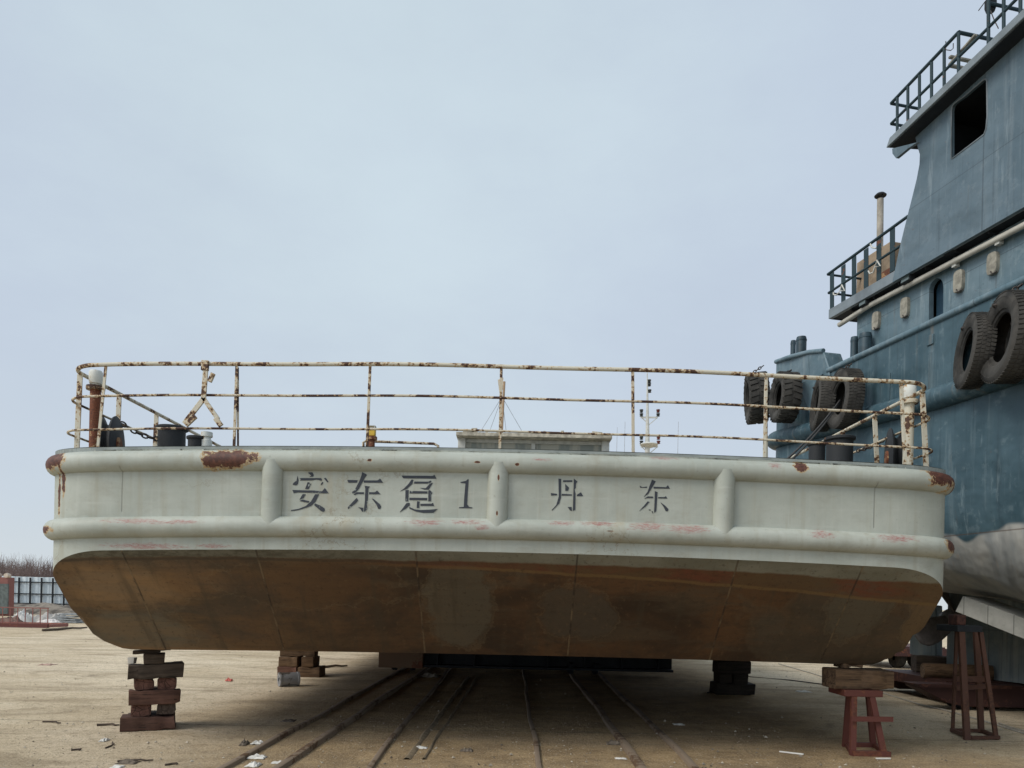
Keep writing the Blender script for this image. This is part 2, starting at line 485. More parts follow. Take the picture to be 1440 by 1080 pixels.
def mat_under():
    n = NT('rusty_underside')
    x, y, z = n.xyz()
    a = n.noise(1.0, 7, 0.62, k=(0.8, 0.8, 1.6), dist=0.5)
    b = n.noise(2.6, 7, 0.65, k=(0.5, 1, 2.0), dist=0.4)
    c_ = n.noise(6.0, 8, 0.72, k=(1, 1.5, 2.5))
    k = n.mix(n.step(a, 0.36, 0.64), C(0.046, 0.028, 0.016), C(0.115, 0.060, 0.027))
    k = n.mix(n.math('MULTIPLY', n.step(b, 0.48, 0.66), 0.6), k, C(0.088, 0.066, 0.041))
    k = n.mix(n.math('MULTIPLY', n.step(c_, 0.50, 0.66), 0.5), k, C(0.040, 0.028, 0.018))
    # rounded tide-mark patches of grey mud
    pm = n.noise(0.5, 5, 0.5, dist=0.6)
    k = n.mix(n.math('MULTIPLY', n.step(pm, 0.54, 0.60), 0.45), k, C(0.095, 0.083, 0.058))
    edge = n.step(n.math('ABSOLUTE', n.math('SUBTRACT', pm, 0.56)), 0.014, 0.002)
    k = n.mix(n.math('MULTIPLY', edge, 0.12), k, C(0.17, 0.135, 0.08))
    jn = n.math('ADD', n.math('MULTIPLY', n.math('SUBTRACT', n.noise(1.8, 7, 0.62), 0.5), 1.3), n.math('MULTIPLY', n.math('SUBTRACT', n.noise(9, 6, 0.7), 0.5), 0.5))
    def patch(px, py, rx, rz, colr, amt, soft=0.2):
        nonlocal k
        t_ = (py - 777) / 144.0; Yq = Y1 + (Y2 - Y1) * t_
        c = P(px, py, Yq)
        v = n.mul(n.addv(n.obj, (-(c.x - CX), 0, -c.z)), (F / Yq / rx, 0, F / Yq / rz))
        q = n.math('ADD', n.math('SUBTRACT', 1.0, n.length(v)), jn)
        k = n.mix(n.math('MULTIPLY', n.step(q, 0.0, soft), amt), k, colr)
        rim = n.math('MULTIPLY', n.step(n.math('ABSOLUTE', n.math('SUBTRACT', q, 0.03)), 0.05, 0.0), amt * 0.3)
        k = n.mix(rim, k, C(0.20, 0.15, 0.085))
    mud = C(0.108, 0.090, 0.060); och = C(0.27, 0.165, 0.08)
    patch(645, 855, 55, 70, mud, 0.8); patch(812, 865, 55, 45, C(0.080, 0.062, 0.042), 0.8); patch(1205, 850, 48, 50, mud, 0.8)
    patch(1300, 850, 32, 70, C(0.15, 0.098, 0.05), 0.85); patch(170, 825, 105, 38, och, 0.75, 0.5); patch(270, 815, 60, 30, C(0.16, 0.085, 0.037), 0.7, 0.5)
    patch(200, 890, 90, 34, C(0.115, 0.10, 0.07), 0.8, 0.4); patch(450, 820, 150, 34, C(0.085, 0.044, 0.021), 0.8, 0.5)
    patch(300, 916, 220, 6, C(0.20, 0.11, 0.05), 0.6, 0.4)
    left = n.step(x, 0.5, -4.4)
    k = n.mix(n.math('MULTIPLY', left, 0.35), k, n.mix(n.step(b, 0.38, 0.62), C(0.15, 0.125, 0.085), C(0.28, 0.165, 0.072)))
    st = n.noise(1.0, 6, 0.65, k=(6, 0.6, 0.6))
    k = n.mix(n.math('MULTIPLY', n.step(st, 0.52, 0.68), 0.5), k, C(0.066, 0.050, 0.031))
    hz = n.noise(1.0, 6, 0.7, k=(0.5, 9, 9))
    k = n.mix(n.math('MULTIPLY', n.step(hz, 0.52, 0.66), 0.22), k, C(0.050, 0.036, 0.022))
    wob = n.math('MULTIPLY', n.math('SUBTRACT', n.noise(0.9, 6, 0.65), 0.5), 0.09)
    zz = n.math('ADD', n.math('ADD', z, wob), n.math('MULTIPLY', n.math('POWER', x, 2.0), 0.0042))
    zl = n.math('SUBTRACT', ZK, n.math('ADD', 0.08, n.math('MULTIPLY', n.math('MAXIMUM', n.math('ADD', x, 2.4), 0.0), 0.037)))
    dz = n.math('SUBTRACT', zz, zl)
    right = n.step(x, -2.6, 0.6)
    k = n.mix(n.math('MULTIPLY', n.math('MULTIPLY', n.step(dz, -0.03, 0.01), right), n.math('ADD', 0.45, n.math('MULTIPLY', n.step(c_, 0.35, 0.6), 0.5))), k, n.mix(n.step(a, 0.42, 0.58), C(0.150, 0.052, 0.026), C(0.115, 0.070, 0.033)))
    yl = n.math('MULTIPLY', n.step(n.math('ABSOLUTE', dz), 0.022, 0.006), right)
    k = n.mix(n.math('MULTIPLY', yl, 0.5), k, C(0.20, 0.125, 0.048))
    gl = n.math('SUBTRACT', zz, n.math('SUBTRACT', ZK - 0.045, n.math('MULTIPLY', n.math('MAXIMUM', n.math('ADD', x, 3.0), 0.0), 0.008)))
    k = n.mix(n.step(gl, -0.04, -0.015), k, n.mix(right, n.mix(n.step(c_, 0.4, 0.6), C(0.085, 0.076, 0.052), C(0.14, 0.13, 0.095)), n.mix(n.step(a, 0.4, 0.6), C(0.16, 0.152, 0.11), C(0.215, 0.205, 0.155))))
    dl = n.math('MULTIPLY', n.step(n.math('ABSOLUTE', n.math('ADD', gl, 0.045)), 0.02, 0.004), n.math('SUBTRACT', 1.0, right))
    k = n.mix(n.math('MULTIPLY', dl, 0.8), k, C(0.06, 0.045, 0.03))
    seams = None
    for X in (-3.82, -2.51, -0.95, 0.63, 2.2, 3.42):
        q = n.step(n.math('ABSOLUTE', n.math('SUBTRACT', x, X - CX)), 0.013, 0.005)
        seams = q if seams is None else n.math('MAXIMUM', seams, q)
    k = n.mix(n.math('MULTIPLY', seams, 0.65), k, n.mix(n.step(n.noise(4, 4), 0.4, 0.6), C(0.03, 0.022, 0.016), C(0.19, 0.135, 0.075)))
    k = n.mix(n.math('MULTIPLY', n.step(n.noise(22, 6, 0.75), 0.54, 0.68), 0.5), k, C(0.04, 0.026, 0.016))
    k = n.mix(n.math('MULTIPLY', n.step(n.noise(16, 7, 0.75, k=(1, 0.7, 0.7)), 0.55, 0.70), 0.4), k, C(0.16, 0.10, 0.05))
    n.bump(n.math('ADD', n.math('ADD', n.math('MULTIPLY', b, 0.4), n.math('MULTIPLY', n.noise(1.1, 3), 1.2)), n.math('MULTIPLY', seams, 0.35)), 0.4, 0.03)
    return n.done(k, 0.72, 0, 0.3)

M_hull = mat_barge(); M_under = mat_under()
M_deck = simple('dark_deck_plate', (0.16, 0.17, 0.16), 0.8, 0.3)
rows = []
for d in ds:
    h = half(d); rows.append([BW(CX + u * h, Y1 + d, zlow(u * h, d)) for u in us])
MB().grid(rows).build('underside', M_under, barge, angle=20)
# shell plating
outl = [(-half(d), d) for d in reversed(ds)] + [(u * half(0), 0.0) for u in us[1:-1]] + [(half(d), d) for d in ds]
shell = []
for t in range(7):
    row = []
    for (xl, d) in outl:
        zb = zlow(xl, d); z = zb + (ZD - zb) * t / 6.0
        p = BW(CX + xl, Y1 + d, z)
        row.append(p)
    shell.append(row)
MB().grid(shell).build('shell_plating', M_hull, barge, angle=30)
# fore end plate
d = LEN; hb = half(d)
MB().grid([[BW(CX + u * hb, Y1 + d, zlow(u * hb, d)) for u in us], [BW(CX + u * hb, Y1 + d, ZD) for u in us]]).build('bow_plate', M_hull, barge)
rows = []
for d in ds:
    h = half(d, 0.004); rows.append([BW(CX + u * h, Y1 + d + 0.004, ZD + 0.03) for u in us])
dk = MB().grid(rows)
dk.build('deck', M_deck, barge)

def outline(inset, ymax, z, step=0.6):
    pts = []
    rx, ry = CRX - inset, CRY - inset
    y = ymax
    left = []
    while y > ry + 0.05:
        left.append((-(HW - inset), y)); y -= step
    arc = [(-(HW - inset - rx) - rx * math.cos(a), ry - ry * math.sin(a)) for a in [math.pi / 2 * i / 16 for i in range(17)]]
    mid = [(-(HW - inset - rx) + 2 * (HW - inset - rx) * i / 40.0, 0.0) for i in range(1, 40)]
    l = left + arc
    full = l + mid + [(-a, b) for (a, b) in reversed(l)]
    return [BW(CX + a, Y1 + inset + b, z) for (a, b) in full]

RT = 0.104
MB().tube(outline(0.02, 20, 2.925), RT, 20).build('upper_rubbing_tube', M_hull, barge, angle=60)
MB().tube(outline(0.01, 20, 2.282), RT, 20).build('lower_rubbing_tube', M_hull, barge, angle=60)
# gunwale strip above the tube
gr_o = outline(0.035, 20, ZD - 0.002); gm = MB()
for i in range(len(gr_o) - 1):
    gm.bar(gr_o[i], gr_o[i + 1], 0.07, 0.052)
gm.build('gunwale', simple('gunwale_paint', (0.25, 0.275, 0.26), 0.6, 0.2), barge)
# vertical half-round fenders
for (px, y0, y1) in ((383, 643, 738), (700, 648, 739), (1018, 652, 745)):
    X = P(px, (y0 + y1) / 2, Y1).x
    lean = (P(px, y1, Y1).z - P(px, y0, Y1).z) * 0.012
    path = [BW(X + lean * (t - 0.5), Y1 + 0.012, 2.925 + (2.282 - 2.925) * t) for t in [q / 8.0 for q in range(9)]]
    MB().tube(path, [RT * (1.0 + 0.012 * math.sin(q * 1.7 + px)) for q in range(9)], 24).build('vertical_fender', M_hull, barge, angle=60)

# lettering -----------------------------------------------------------
def mat_letter():
    n = NT('black_stencil_paint')
    f = n.math('ADD', n.noise(16, 6, 0.7), n.math('MULTIPLY', n.math('SUBTRACT', n.noise(60, 4, 0.7), 0.5), 0.4))
    k = n.mix(n.step(f, 0.62, 0.70), C(0.035, 0.04, 0.05), C(0.33, 0.36, 0.33))
    return n.done(k, 0.5, 0, 0.35)
M_let = mat_letter()
GL = {
 'A': (400, 655, 10.286, [
  [(345,95),(405,95),(425,130),(418,158),(362,160),(390,140),(350,112)],
  [(190,145),(205,210),(195,265),(170,285),(120,275),(130,250),(175,215)],
  [(218,178),(530,178),(545,200),(535,215),(460,200),(400,212),(225,212),(240,195)],
  [(572,180),(600,175),(638,232),(620,238),(590,205)],
  [(545,235),(562,238),(552,265),(525,280),(530,260)],
  [(335,240),(360,238),(362,265),(388,258),(350,338),(300,335),(325,270)],
  [(115,350),(280,355),(430,358),(545,370),(585,322),(640,395),(600,400),(450,392),(200,385),(135,398)],
  [(265,410),(308,412),(275,470),(218,490)],
  [(220,508),(265,488),(360,512),(350,535),(290,525)],
  [(445,412),(502,412),(450,520),(390,580),(320,605),(190,645),(95,655),(100,640),(200,625),(310,582),(385,515)],
  [(430,570),(445,545),(530,580),(580,615),(585,650),(560,668),(530,655)]]),
 'B': (400, 655, 10.286, [
  [(910,205),(1060,208),(1050,245),(925,245)],
  [(1125,92),(1198,130),(1160,180),(1075,340),(1030,385),(985,402),(978,380),(1015,355),(1085,220),(1115,140)],
  [(1145,212),(1345,212),(1385,185),(1428,245),(1150,245)],
  [(1160,288),(1235,300),(1215,330),(1205,500),(1190,560),(1202,620),(1155,668),(1150,640),(1165,500),(1170,330)],
  [(1065,600),(1140,608),(1140,665),(1120,660),(1100,625)],
  [(1000,412),(1050,382),(1150,382),(1150,410),(1060,408),(1015,425)],
  [(1225,382),(1310,382),(1340,357),(1392,412),(1225,412)],
  [(1045,465),(1070,500),(1030,545),(920,625),(918,600),(1000,510)],
  [(1265,475),(1290,480),(1380,555),(1400,590),(1385,625),(1355,622),(1335,570)]]),
 'C': (550, 655, 10.286, [
  [(150,142),(600,146),(628,130),(658,188),(175,182)],
  [(298,198),(322,205),(310,260),(230,335),(130,368),(180,335),(250,265)],
  [(338,228),(540,230),(575,212),(585,230),(550,258),(330,258)],
  [(605,245),(595,265),(545,345),(480,345),(415,320),(500,325),(560,260)],
  [(208,352),(255,350),(248,515),(205,515)],
  [(272,365),(525,370),(525,402),(268,400)],
  [(265,462),(522,465),(522,500),(265,496)],
  [(538,360),(560,352),(600,388),(580,420),(578,512),(538,515)],
  [(375,515),(412,515),(408,612),(370,610)],
  [(425,550),(585,548),(605,535),(622,582),(425,580)],
  [(222,540),(265,535),(272,570),(215,620),(125,672),(180,600)],
  [(262,595),(340,630),(430,640),(560,635),(672,625),(640,655),(610,680),(470,682),(360,662),(265,620)]]),
 'D': (550, 655, 10.286, [
  [(1000,235),(1080,220),(1112,192),(1122,200),(1108,400),(1100,560),(1130,595),(1180,605),(1170,615),(980,612),(985,600),(1050,595),(1058,460),(1075,255),(1010,248)]]),
 'E': (760, 665, 7.2, [
  [(182,58),(210,62),(208,250),(190,310),(118,382),(115,375),(160,325),(185,240)],
  [(230,75),(322,75),(322,92),(228,92)],
  [(338,58),(375,88),(360,110),(358,150),(345,170),(355,210),(352,375),(328,385),(332,240),(335,150)],
  [(250,112),(290,150),(280,182),(252,182)],
  [(105,205),(168,212),(168,225),(108,230)],
  [(215,212),(320,218),(318,230),(215,230)],
  [(368,222),(410,196),(432,235),(370,236)],
  [(275,345),(315,345),(318,385),(300,380)]]),
 'F': (760, 665, 7.2, [
  [(1005,128),(1030,145),(1080,138),(1078,152),(1010,150)],
  [(1130,68),(1168,88),(1145,125),(1090,215),(1045,242),(1085,190),(1105,130)],
  [(1145,140),(1270,145),(1290,125),(1310,160),(1145,158)],
  [(1158,185),(1185,195),(1178,300),(1172,390),(1150,402),(1155,300)],
  [(1050,262),(1085,238),(1140,240),(1140,255),(1085,255)],
  [(1192,245),(1255,245),(1270,235),(1285,260),(1192,258)],
  [(1085,288),(1105,295),(1060,345),(1000,385),(1050,330)],
  [(1215,298),(1260,330),(1295,365),(1290,388),(1268,388),(1250,350)],
  [(1095,370),(1115,372),(1112,380),(1098,378)],
  [(1125,388),(1138,390),(1136,412)]]),
}
for key, (ox, oy, s, polys) in GL.items():
    m = MB()
    for poly in polys:
        pts = [(ox + a / s, oy + b / s) for (a, b) in poly]
        m.prism(pts, lambda p: P(p[0], p[1], Y1) + Vector((0, -0.004, 0)), lambda p: P(p[0], p[1], Y1) + Vector((0, 0.01, 0)))
    m.build('painted_character', M_let, barge, smooth=False)

# guard rail ------------------------------------------------------------
M_rail = rusty('flaking_cream_paint', (0.60, 0.56, 0.45), amount=0.33, scale=28, rust=(0.05, 0.026, 0.018))
M_railr = rusty('rusty_cream_paint', (0.58, 0.52, 0.40), amount=0.46, scale=30, rust=(0.04, 0.021, 0.016))
M_pale = rusty('grey_rail_paint', (0.42, 0.45, 0.42), amount=0.22, scale=8)
YR = 7.56
def rail_path(xl, xr, yb, z0, ymax_l, ymax_r, r=0.30):
    pts = []
    n = 10
    pts += [(xl, ymax_l - i * (ymax_l - yb - r) / 12.0) for i in range(12)]
    pts += [(xl + r - r * math.cos(a), yb + r - r * math.sin(a)) for a in [math.pi / 2 * i / n for i in range(n + 1)]]
    pts += [(xl + r + (xr - xl - 2 * r) * i / 40.0, yb) for i in range(1, 40)]
    q = [(xr - r + r * math.sin(a), yb + r - r * math.cos(a)) for a in [math.pi / 2 * i / n for i in range(n + 1)]]
    pts += q + [(xr, yb + r + i * (ymax_r - yb - r) / 12.0) for i in range(1, 13)]
    out = []
    for (x, y) in pts:
        sag = 0.005 * math.sin(x * 2.3 + z0) * (1 if abs(x) < 4.1 else 0)
        out.append(BW(x, y, z0) + Vector((0, 0, sag)))
    return out
ZT, ZM, ZL = 3.935, 3.62, 3.285
MB().tube(rail_path(-4.53, 4.21, YR, ZT, 17, 17), 0.021, 10).build('top_rail', M_rail, barge, angle=60)
MB().tube(rail_path(-4.56, 4.25, YR, ZM, 17, 17, 0.26), 0.0135, 8).build('middle_rail', M_railr, barge, angle=60)
MB().tube(rail_path(-4.585, 4.27, YR, ZL, 17, 17, 0.22), 0.012, 8).build('lower_rail', M_railr, barge, angle=60)
def zat(x, z): return z + cam_dz(x, z)
for (pb, pt, mm, ex) in ((137, 149, M_rail, 0), (329, 333, M_railr, 0.035), (516, 520.5, M_railr, 0), (703, 705, M_railr, 0), (891, 890, M_railr, 0), (1076, 1078, M_rail, 0.03), (1275, 1268, M_rail, 0)):
    xb = P(pb, 628, YR).x; xt = P(pt, 516, YR).x
    m = MB()
    a = Vector((xb, YR, zat(xb, ZD))); b = Vector((xt, YR, zat(xt, ZT)))
    m.bar(a, b, 0.028, 0.012, up=(0, 1, 0))
    m.bar(a + Vector((-0.008, 0.014, 0)), b + Vector((-0.008, 0.014, 0)), 0.010, 0.026, up=(0, 1, 0))
    if ex:
        m.bar(a + Vector((ex, 0.02, 0)), b + Vector((0.004, 0.02, -0.03)), 0.018, 0.012, up=(0, 1, 0))
    m.build('stanchion', mm, barge, bevel=0.002)
for (xb, xt, ys) in ((-4.55, -4.53, (7.82, 8.6, 9.5, 11.5, 13.5, 15.5)), (4.275, 4.21, (7.82, 8.85, 9.7, 11.7, 13.7, 15.7))):
    for y in ys:
        MB().bar((xb, y, zat(xb, ZD)), (xt, y, zat(xt, ZT - 0.01)), 0.055, 0.014, up=(0, 1, 0)).build('stanchion', M_rail, barge, bevel=0.003)
# broken forked bracket hanging on the rail
br = MB()
Yb = YR - 0.03
def bb(p, q, wpx, dd=0.02):
    br.bar(P(p[0], p[1], Yb), P(q[0], q[1], Yb), wpx * Yb / F, dd, up=(0, 1, 0))
bb((290, 510), (286, 562), 7); bb((287, 560), (259, 596), 7); bb((286, 560), (307, 590), 6); 
br.build('forked_bracket', M_rail, barge, bevel=0.004)
for args in (((289, 507), (288, 521), 10, 0.035), ((303, 588), (311, 599), 7, 0.03), ((261, 598), (275, 585), 7, 0.03), ((294.5, 537), (300, 525), 6, 0.03)):
    br = MB(); bb(*args); br.build('bracket_clip', M_railr, barge, bevel=0.004)

# vent pipes
M_cap = rusty('white_cap_paint', (0.66, 0.67, 0.62), amount=0.25, scale=10)
M_rust = rusty('flaky_rust', (0.30, 0.16, 0.08), amount=0.75, scale=22, rust=(0.10, 0.035, 0.018))
def vent(px, ytop, y, mpipe):
    c = P(px, ytop, y); x = c.x; zt = c.z; z0 = zat(x, ZD)
    m = MB(); m.lathe([(0.0, z0), (0.052, z0), (0.052, zt - 0.2), (0.0, zt - 0.2)], (x, y, 0), seg=20)
    pipe = m.build('vent_pipe', mpipe, barge)
    MB().lathe([(0, zt - 0.205), (0.088, zt - 0.205), (0.092, zt - 0.18), (0.088, zt - 0.165), (0, zt - 0.165)], (x, y, 0), seg=24).build('collar', M_railr, pipe)
    MB().lathe([(0, zt - 0.165), (0.045, zt - 0.165), (0.045, zt - 0.145), (0.06, zt - 0.14), (0.066, zt - 0.1), (0.066, zt - 0.022), (0.055, zt - 0.004), (0, zt)], (x, y, 0), seg=24).build('cap', M_cap, pipe)
vent(135, 521, 7.85, M_rust)
vent(1279, 541, 7.95, M_rail)
c = P(291, 607, 10.2)
m = MB(); m.lathe([(0, 3.0), (0.07, 3.0), (0.07, c.z - 0.12), (0.055, c.z - 0.11), (0.055, c.z - 0.08), (0.075, c.z - 0.07), (0.075, c.z - 0.01), (0, c.z)], (c.x, 10.2, 0), seg=18)
m.build('vent_pipe', M_cap, barge)

# mooring bollards and fairlead sheaves
M_black = rusty('black_bollard_paint', (0.028, 0.03, 0.032), amount=0.2, scale=6, tan=False, rust=(0.06, 0.035, 0.022))
def bollard(px, ytop, wpx, y):
    c = P(px, ytop, y); r = wpx * y / F / 2; x = c.x; zt = c.z
    m = MB(); m.lathe([(0, ZD - 0.1), (r * 0.84, ZD - 0.1), (r * 0.84, zt - 0.05), (r, zt - 0.035), (r, zt - 0.008), (r * 0.9, zt), (0, zt)], (x, y, 0), seg=28)
    m.build('bollard', M_black, barge)
bollard(242, 600.5, 43, 9.0); bollard(276, 614, 26, 10.2)
bollard(1181, 615, 42, 9.0); bollard(1149, 622.5, 26, 10.2)
def sheave(px, ytop, wpx, y, ax):
    c = P(px, ytop, y); zt = c.z; z0 = ZD - 0.02; r = (zt - z0) / 2 + 0.05
    zc = zt - r; hw = wpx * y / F / 2
    prof = [(0, -hw), (r * 0.93, -hw), (r, -hw * 0.86), (r * 0.97, -hw * 0.66), (r * 0.72, -hw * 0.3), (r * 0.66, 0), (r * 0.72, hw * 0.3), (r * 0.97, hw * 0.66), (r, hw * 0.86), (r * 0.93, hw), (0, hw)]
    MB().lathe(prof, (c.x, y, zc), axis=ax, seg=36).build('fairlead_roller', M_black, barge)
    MB().lathe([(0, -hw * 1.25), (r * 0.28, -hw * 1.25), (r * 0.28, hw * 1.25), (0, hw * 1.25)], (c.x, y, zc), axis=ax, seg=16).build('roller_shaft', M_rust, barge)
sheave(154, 585, 24, 8.5, (1, 0.25, 0))
sheave(1260, 602, 20, 8.5, (1, -0.35, 0))
# chain hanging from the rail to the bollard
def chain_pts(a, b, sag, n):
    a, b = Vector(a), Vector(b)
    return [a.lerp(b, i / n) - Vector((0, 0, sag * 4 * (i / n) * (1 - i / n))) for i in range(n + 1)]
def chain_mesh(pts, ll, r):
    m = MB()
    tot = 0; acc = [0]
    for i in range(len(pts) - 1):
        tot += (pts[i + 1] - pts[i]).length; acc.append(tot)
    n = max(2, int(tot / (ll * 0.78)))
    for k in range(n):
        t = (k + 0.5) / n * tot
        i = max(j for j in range(len(acc)) if acc[j] <= t); i = min(i, len(pts) - 2)
        p = pts[i].lerp(pts[i + 1], (t - acc[i]) / max(1e-6, acc[i + 1] - acc[i]))
        tg = (pts[i + 1] - pts[i]).normalized()
        ref = Vector((0, 0, 1)) if abs(tg.z) < 0.9 else Vector((1, 0, 0))
        sx = tg.cross(ref).normalized(); sy = tg.cross(sx)
        side = sx if k % 2 else sy
        ring = []
        for q in range(10):
            a = 2 * math.pi * q / 10
            ring.append(p + tg * (math.cos(a) * ll / 2) + side * (math.sin(a) * ll * 0.32))
        m.tube(ring, r, 5, closed=True)
    return m
M_chain = simple('dark_chain_steel', (0.05, 0.04, 0.035), 0.6, 0.4, 20)
chain_mesh(chain_pts(P(170, 594, 8.7), P(232, 618, 9.0), 0.05, 16), 0.075, 0.010).build('chain', M_chain, barge)
chain_mesh(chain_pts(P(1205, 634, 9.2), P(1252, 612, 8.7), 0.03, 12), 0.06, 0.008).build('chain', M_chain, barge)

# small yellow lamp, grab rail, wheelhouse and signal pole further along the deck
M_yel = simple('yellow_lamp_paint', (0.55, 0.36, 0.04), 0.5, 0.2)
M_wht = simple('dull_white_paint', (0.50, 0.50, 0.46), 0.6, 0.15)
yl = 12.0
lc = P(523, 609, yl); s = yl / F
lamp = MB().lathe([(0, ZD), (0.05, ZD), (0.05, lc.z - 0.12), (0.085, lc.z - 0.11), (0.085, lc.z - 0.06), (0, lc.z - 0.06)], (lc.x, yl, 0), seg=14).build('lamp_post', M_rust, barge)
MB().box((lc.x, yl, lc.z), (0.115, 0.115, 0.11)).build('lamp_body', M_yel, lamp, bevel=0.01)
m = MB()
for dx in (-0.05, 0.05):
    for dy in (-0.05, 0.05):
        m.bar((lc.x + dx, yl + dy, lc.z + 0.05), (lc.x + dx, yl + dy, lc.z + 0.10), 0.012)
m.box((lc.x, yl, lc.z + 0.105), (0.12, 0.12, 0.012)); m.build('lamp_cage', M_wht, lamp)
MB().tube([P(511, 640, 12.3), P(511, 622, 12.3), P(514, 620.5, 12.3), P(560, 622, 12.3), P(610, 624, 12.3), P(616, 627, 12.3), P(617, 640, 12.3)], 0.022, 8).build('grab_rail', M_railr, barge)

YW = 22.0
def W(px, py, dy=0.0): return P(px, py, YW + dy)
M_glass = NT('dusty_glass')
_f = M_glass.noise(1.0, 4, 0.6, k=(3.0, 3.0, 0.4))
M_glass = M_glass.done(M_glass.mix(M_glass.step(_f, 0.45, 0.6), C(0.17, 0.185, 0.15), C(0.32, 0.31, 0.24)), 0.25, 0, 0.5)
a = W(655, 617); b = W(846, 617)
zt, xl, xr = a.z, a.x, b.x
wh = MB()
zw0, zw1 = 5.40, zt - 0.10
for (x0, x1, z0, z1) in ((xl, xr, 3.02, zw0), (xl, xr, zw1, zt), ):
    wh.box(((x0 + x1) / 2, YW + 0.05, (z0 + z1) / 2), (x1 - x0, 0.1, z1 - z0))
wh.box((xl - 0.11, YW + 1.6, (3.02 + zt) / 2), (0.22, 3.4, zt - 3.02)); wh.box((xr + 0.11, YW + 1.6, (3.02 + zt) / 2), (0.22, 3.4, zt - 3.02))
wh.box(((xl + xr) / 2, YW + 3.25, (3.02 + zt) / 2), (xr - xl, 0.1, zt - 3.02))
cab = wh.build('wheelhouse', M_wht, barge, bevel=0.01)
xm = W(750, 620).x
MB().box(((xl + xm) / 2 - 0.03, YW + 0.06, (zw0 + zw1) / 2), (xm - xl - 0.06, 0.03, zw1 - zw0)).build('window', M_glass, cab)
MB().box(((xr + xm) / 2 + 0.03, YW + 0.06, (zw0 + zw1) / 2), (xr - xm - 0.06, 0.03, zw1 - zw0)).build('window', M_glass, cab)
MB().box((xm, YW + 0.0, (zw0 + zw1) / 2), (0.11, 0.12, zw1 - zw0)).build('mullion', M_wht, cab)
rf = MB().box(((xl + xr) / 2, YW + 1.5, zt + 0.05), (xr - xl + 0.5, 3.9, 0.1))
for (px, wpx, h) in ((660, 16, 0.1), (668, 8, 0.14), (838, 14, 0.11), (790, 4, 0.12), (765, 3, 0.1), (730, 4, 0.08), (700, 3, 0.09), (685, 3, 0.08), (812, 3, 0.08)):
    c = W(px, 608); rf.box((c.x, YW - 0.2, zt + 0.1 + h / 2), (wpx * YW / F, 0.3, h), Matrix.Rotation(random.uniform(-0.1, 0.2), 3, 'Y'))
rf.build('roof', simple('weathered_roof', (0.42, 0.38, 0.30), 0.8, 0.4), cab)
p0 = W(705, 608); p1 = W(706.5, 531)
pole = MB().tube([(p0.x, YW + 0.4, zt + 0.1), (p0.x + 0.05, YW + 0.4, p1.z)], 0.035, 8).build('signal_pole', simple('brownish_pole', (0.35, 0.24, 0.15), 0.7), barge)
MB().prism([(700, 534), (708, 531), (707, 548), (702, 551)], lambda p: W(*p, 0.38), lambda p: W(*p, 0.42)).build('rag', simple('cream_cloth', (0.6, 0.52, 0.4), 0.9), pole)
m = MB()
for (qx) in (675, 688, 712, 735):
    m.tube([W(706, 558, 0.4), W(qx, 608, 0.4)], 0.007, 4)
m.build('stay_wire', simple('wire_grey', (0.3, 0.32, 0.34), 0.5), pole)

# ------------------------------------------------------------------ TUG
TH_ = Vector((-0.2173, 0.9761, 0)); TO = Vector((-0.9761, -0.2173, 0)); T0 = Vector((6.197, 9.0, 0))
tug = empty('tugboat', T0, math.atan2(TH_.y, TH_.x))
tag(tug, 'large blue tugboat hauled out beside the barge, tyre fenders hanging on its side', 'tugboat')
def TW(s, out, z): return T0 + TH_ * s + TO * out + Vector((0, 0, z))
def TP(px, py, out=0.0):
    a, b = ray(px, py)
    d = Vector((a, 1.0, 0))
    cc = T0.dot(TO) + out
    Y = cc / d.dot(TO)
    p = Vector((a * Y, Y, EYE + b * Y))
    return (p - T0).dot(TH_), p.z
def TT(px, py, out=0.0):
    s_, z_ = TP(px, py, out); return TW(s_, out, z_)

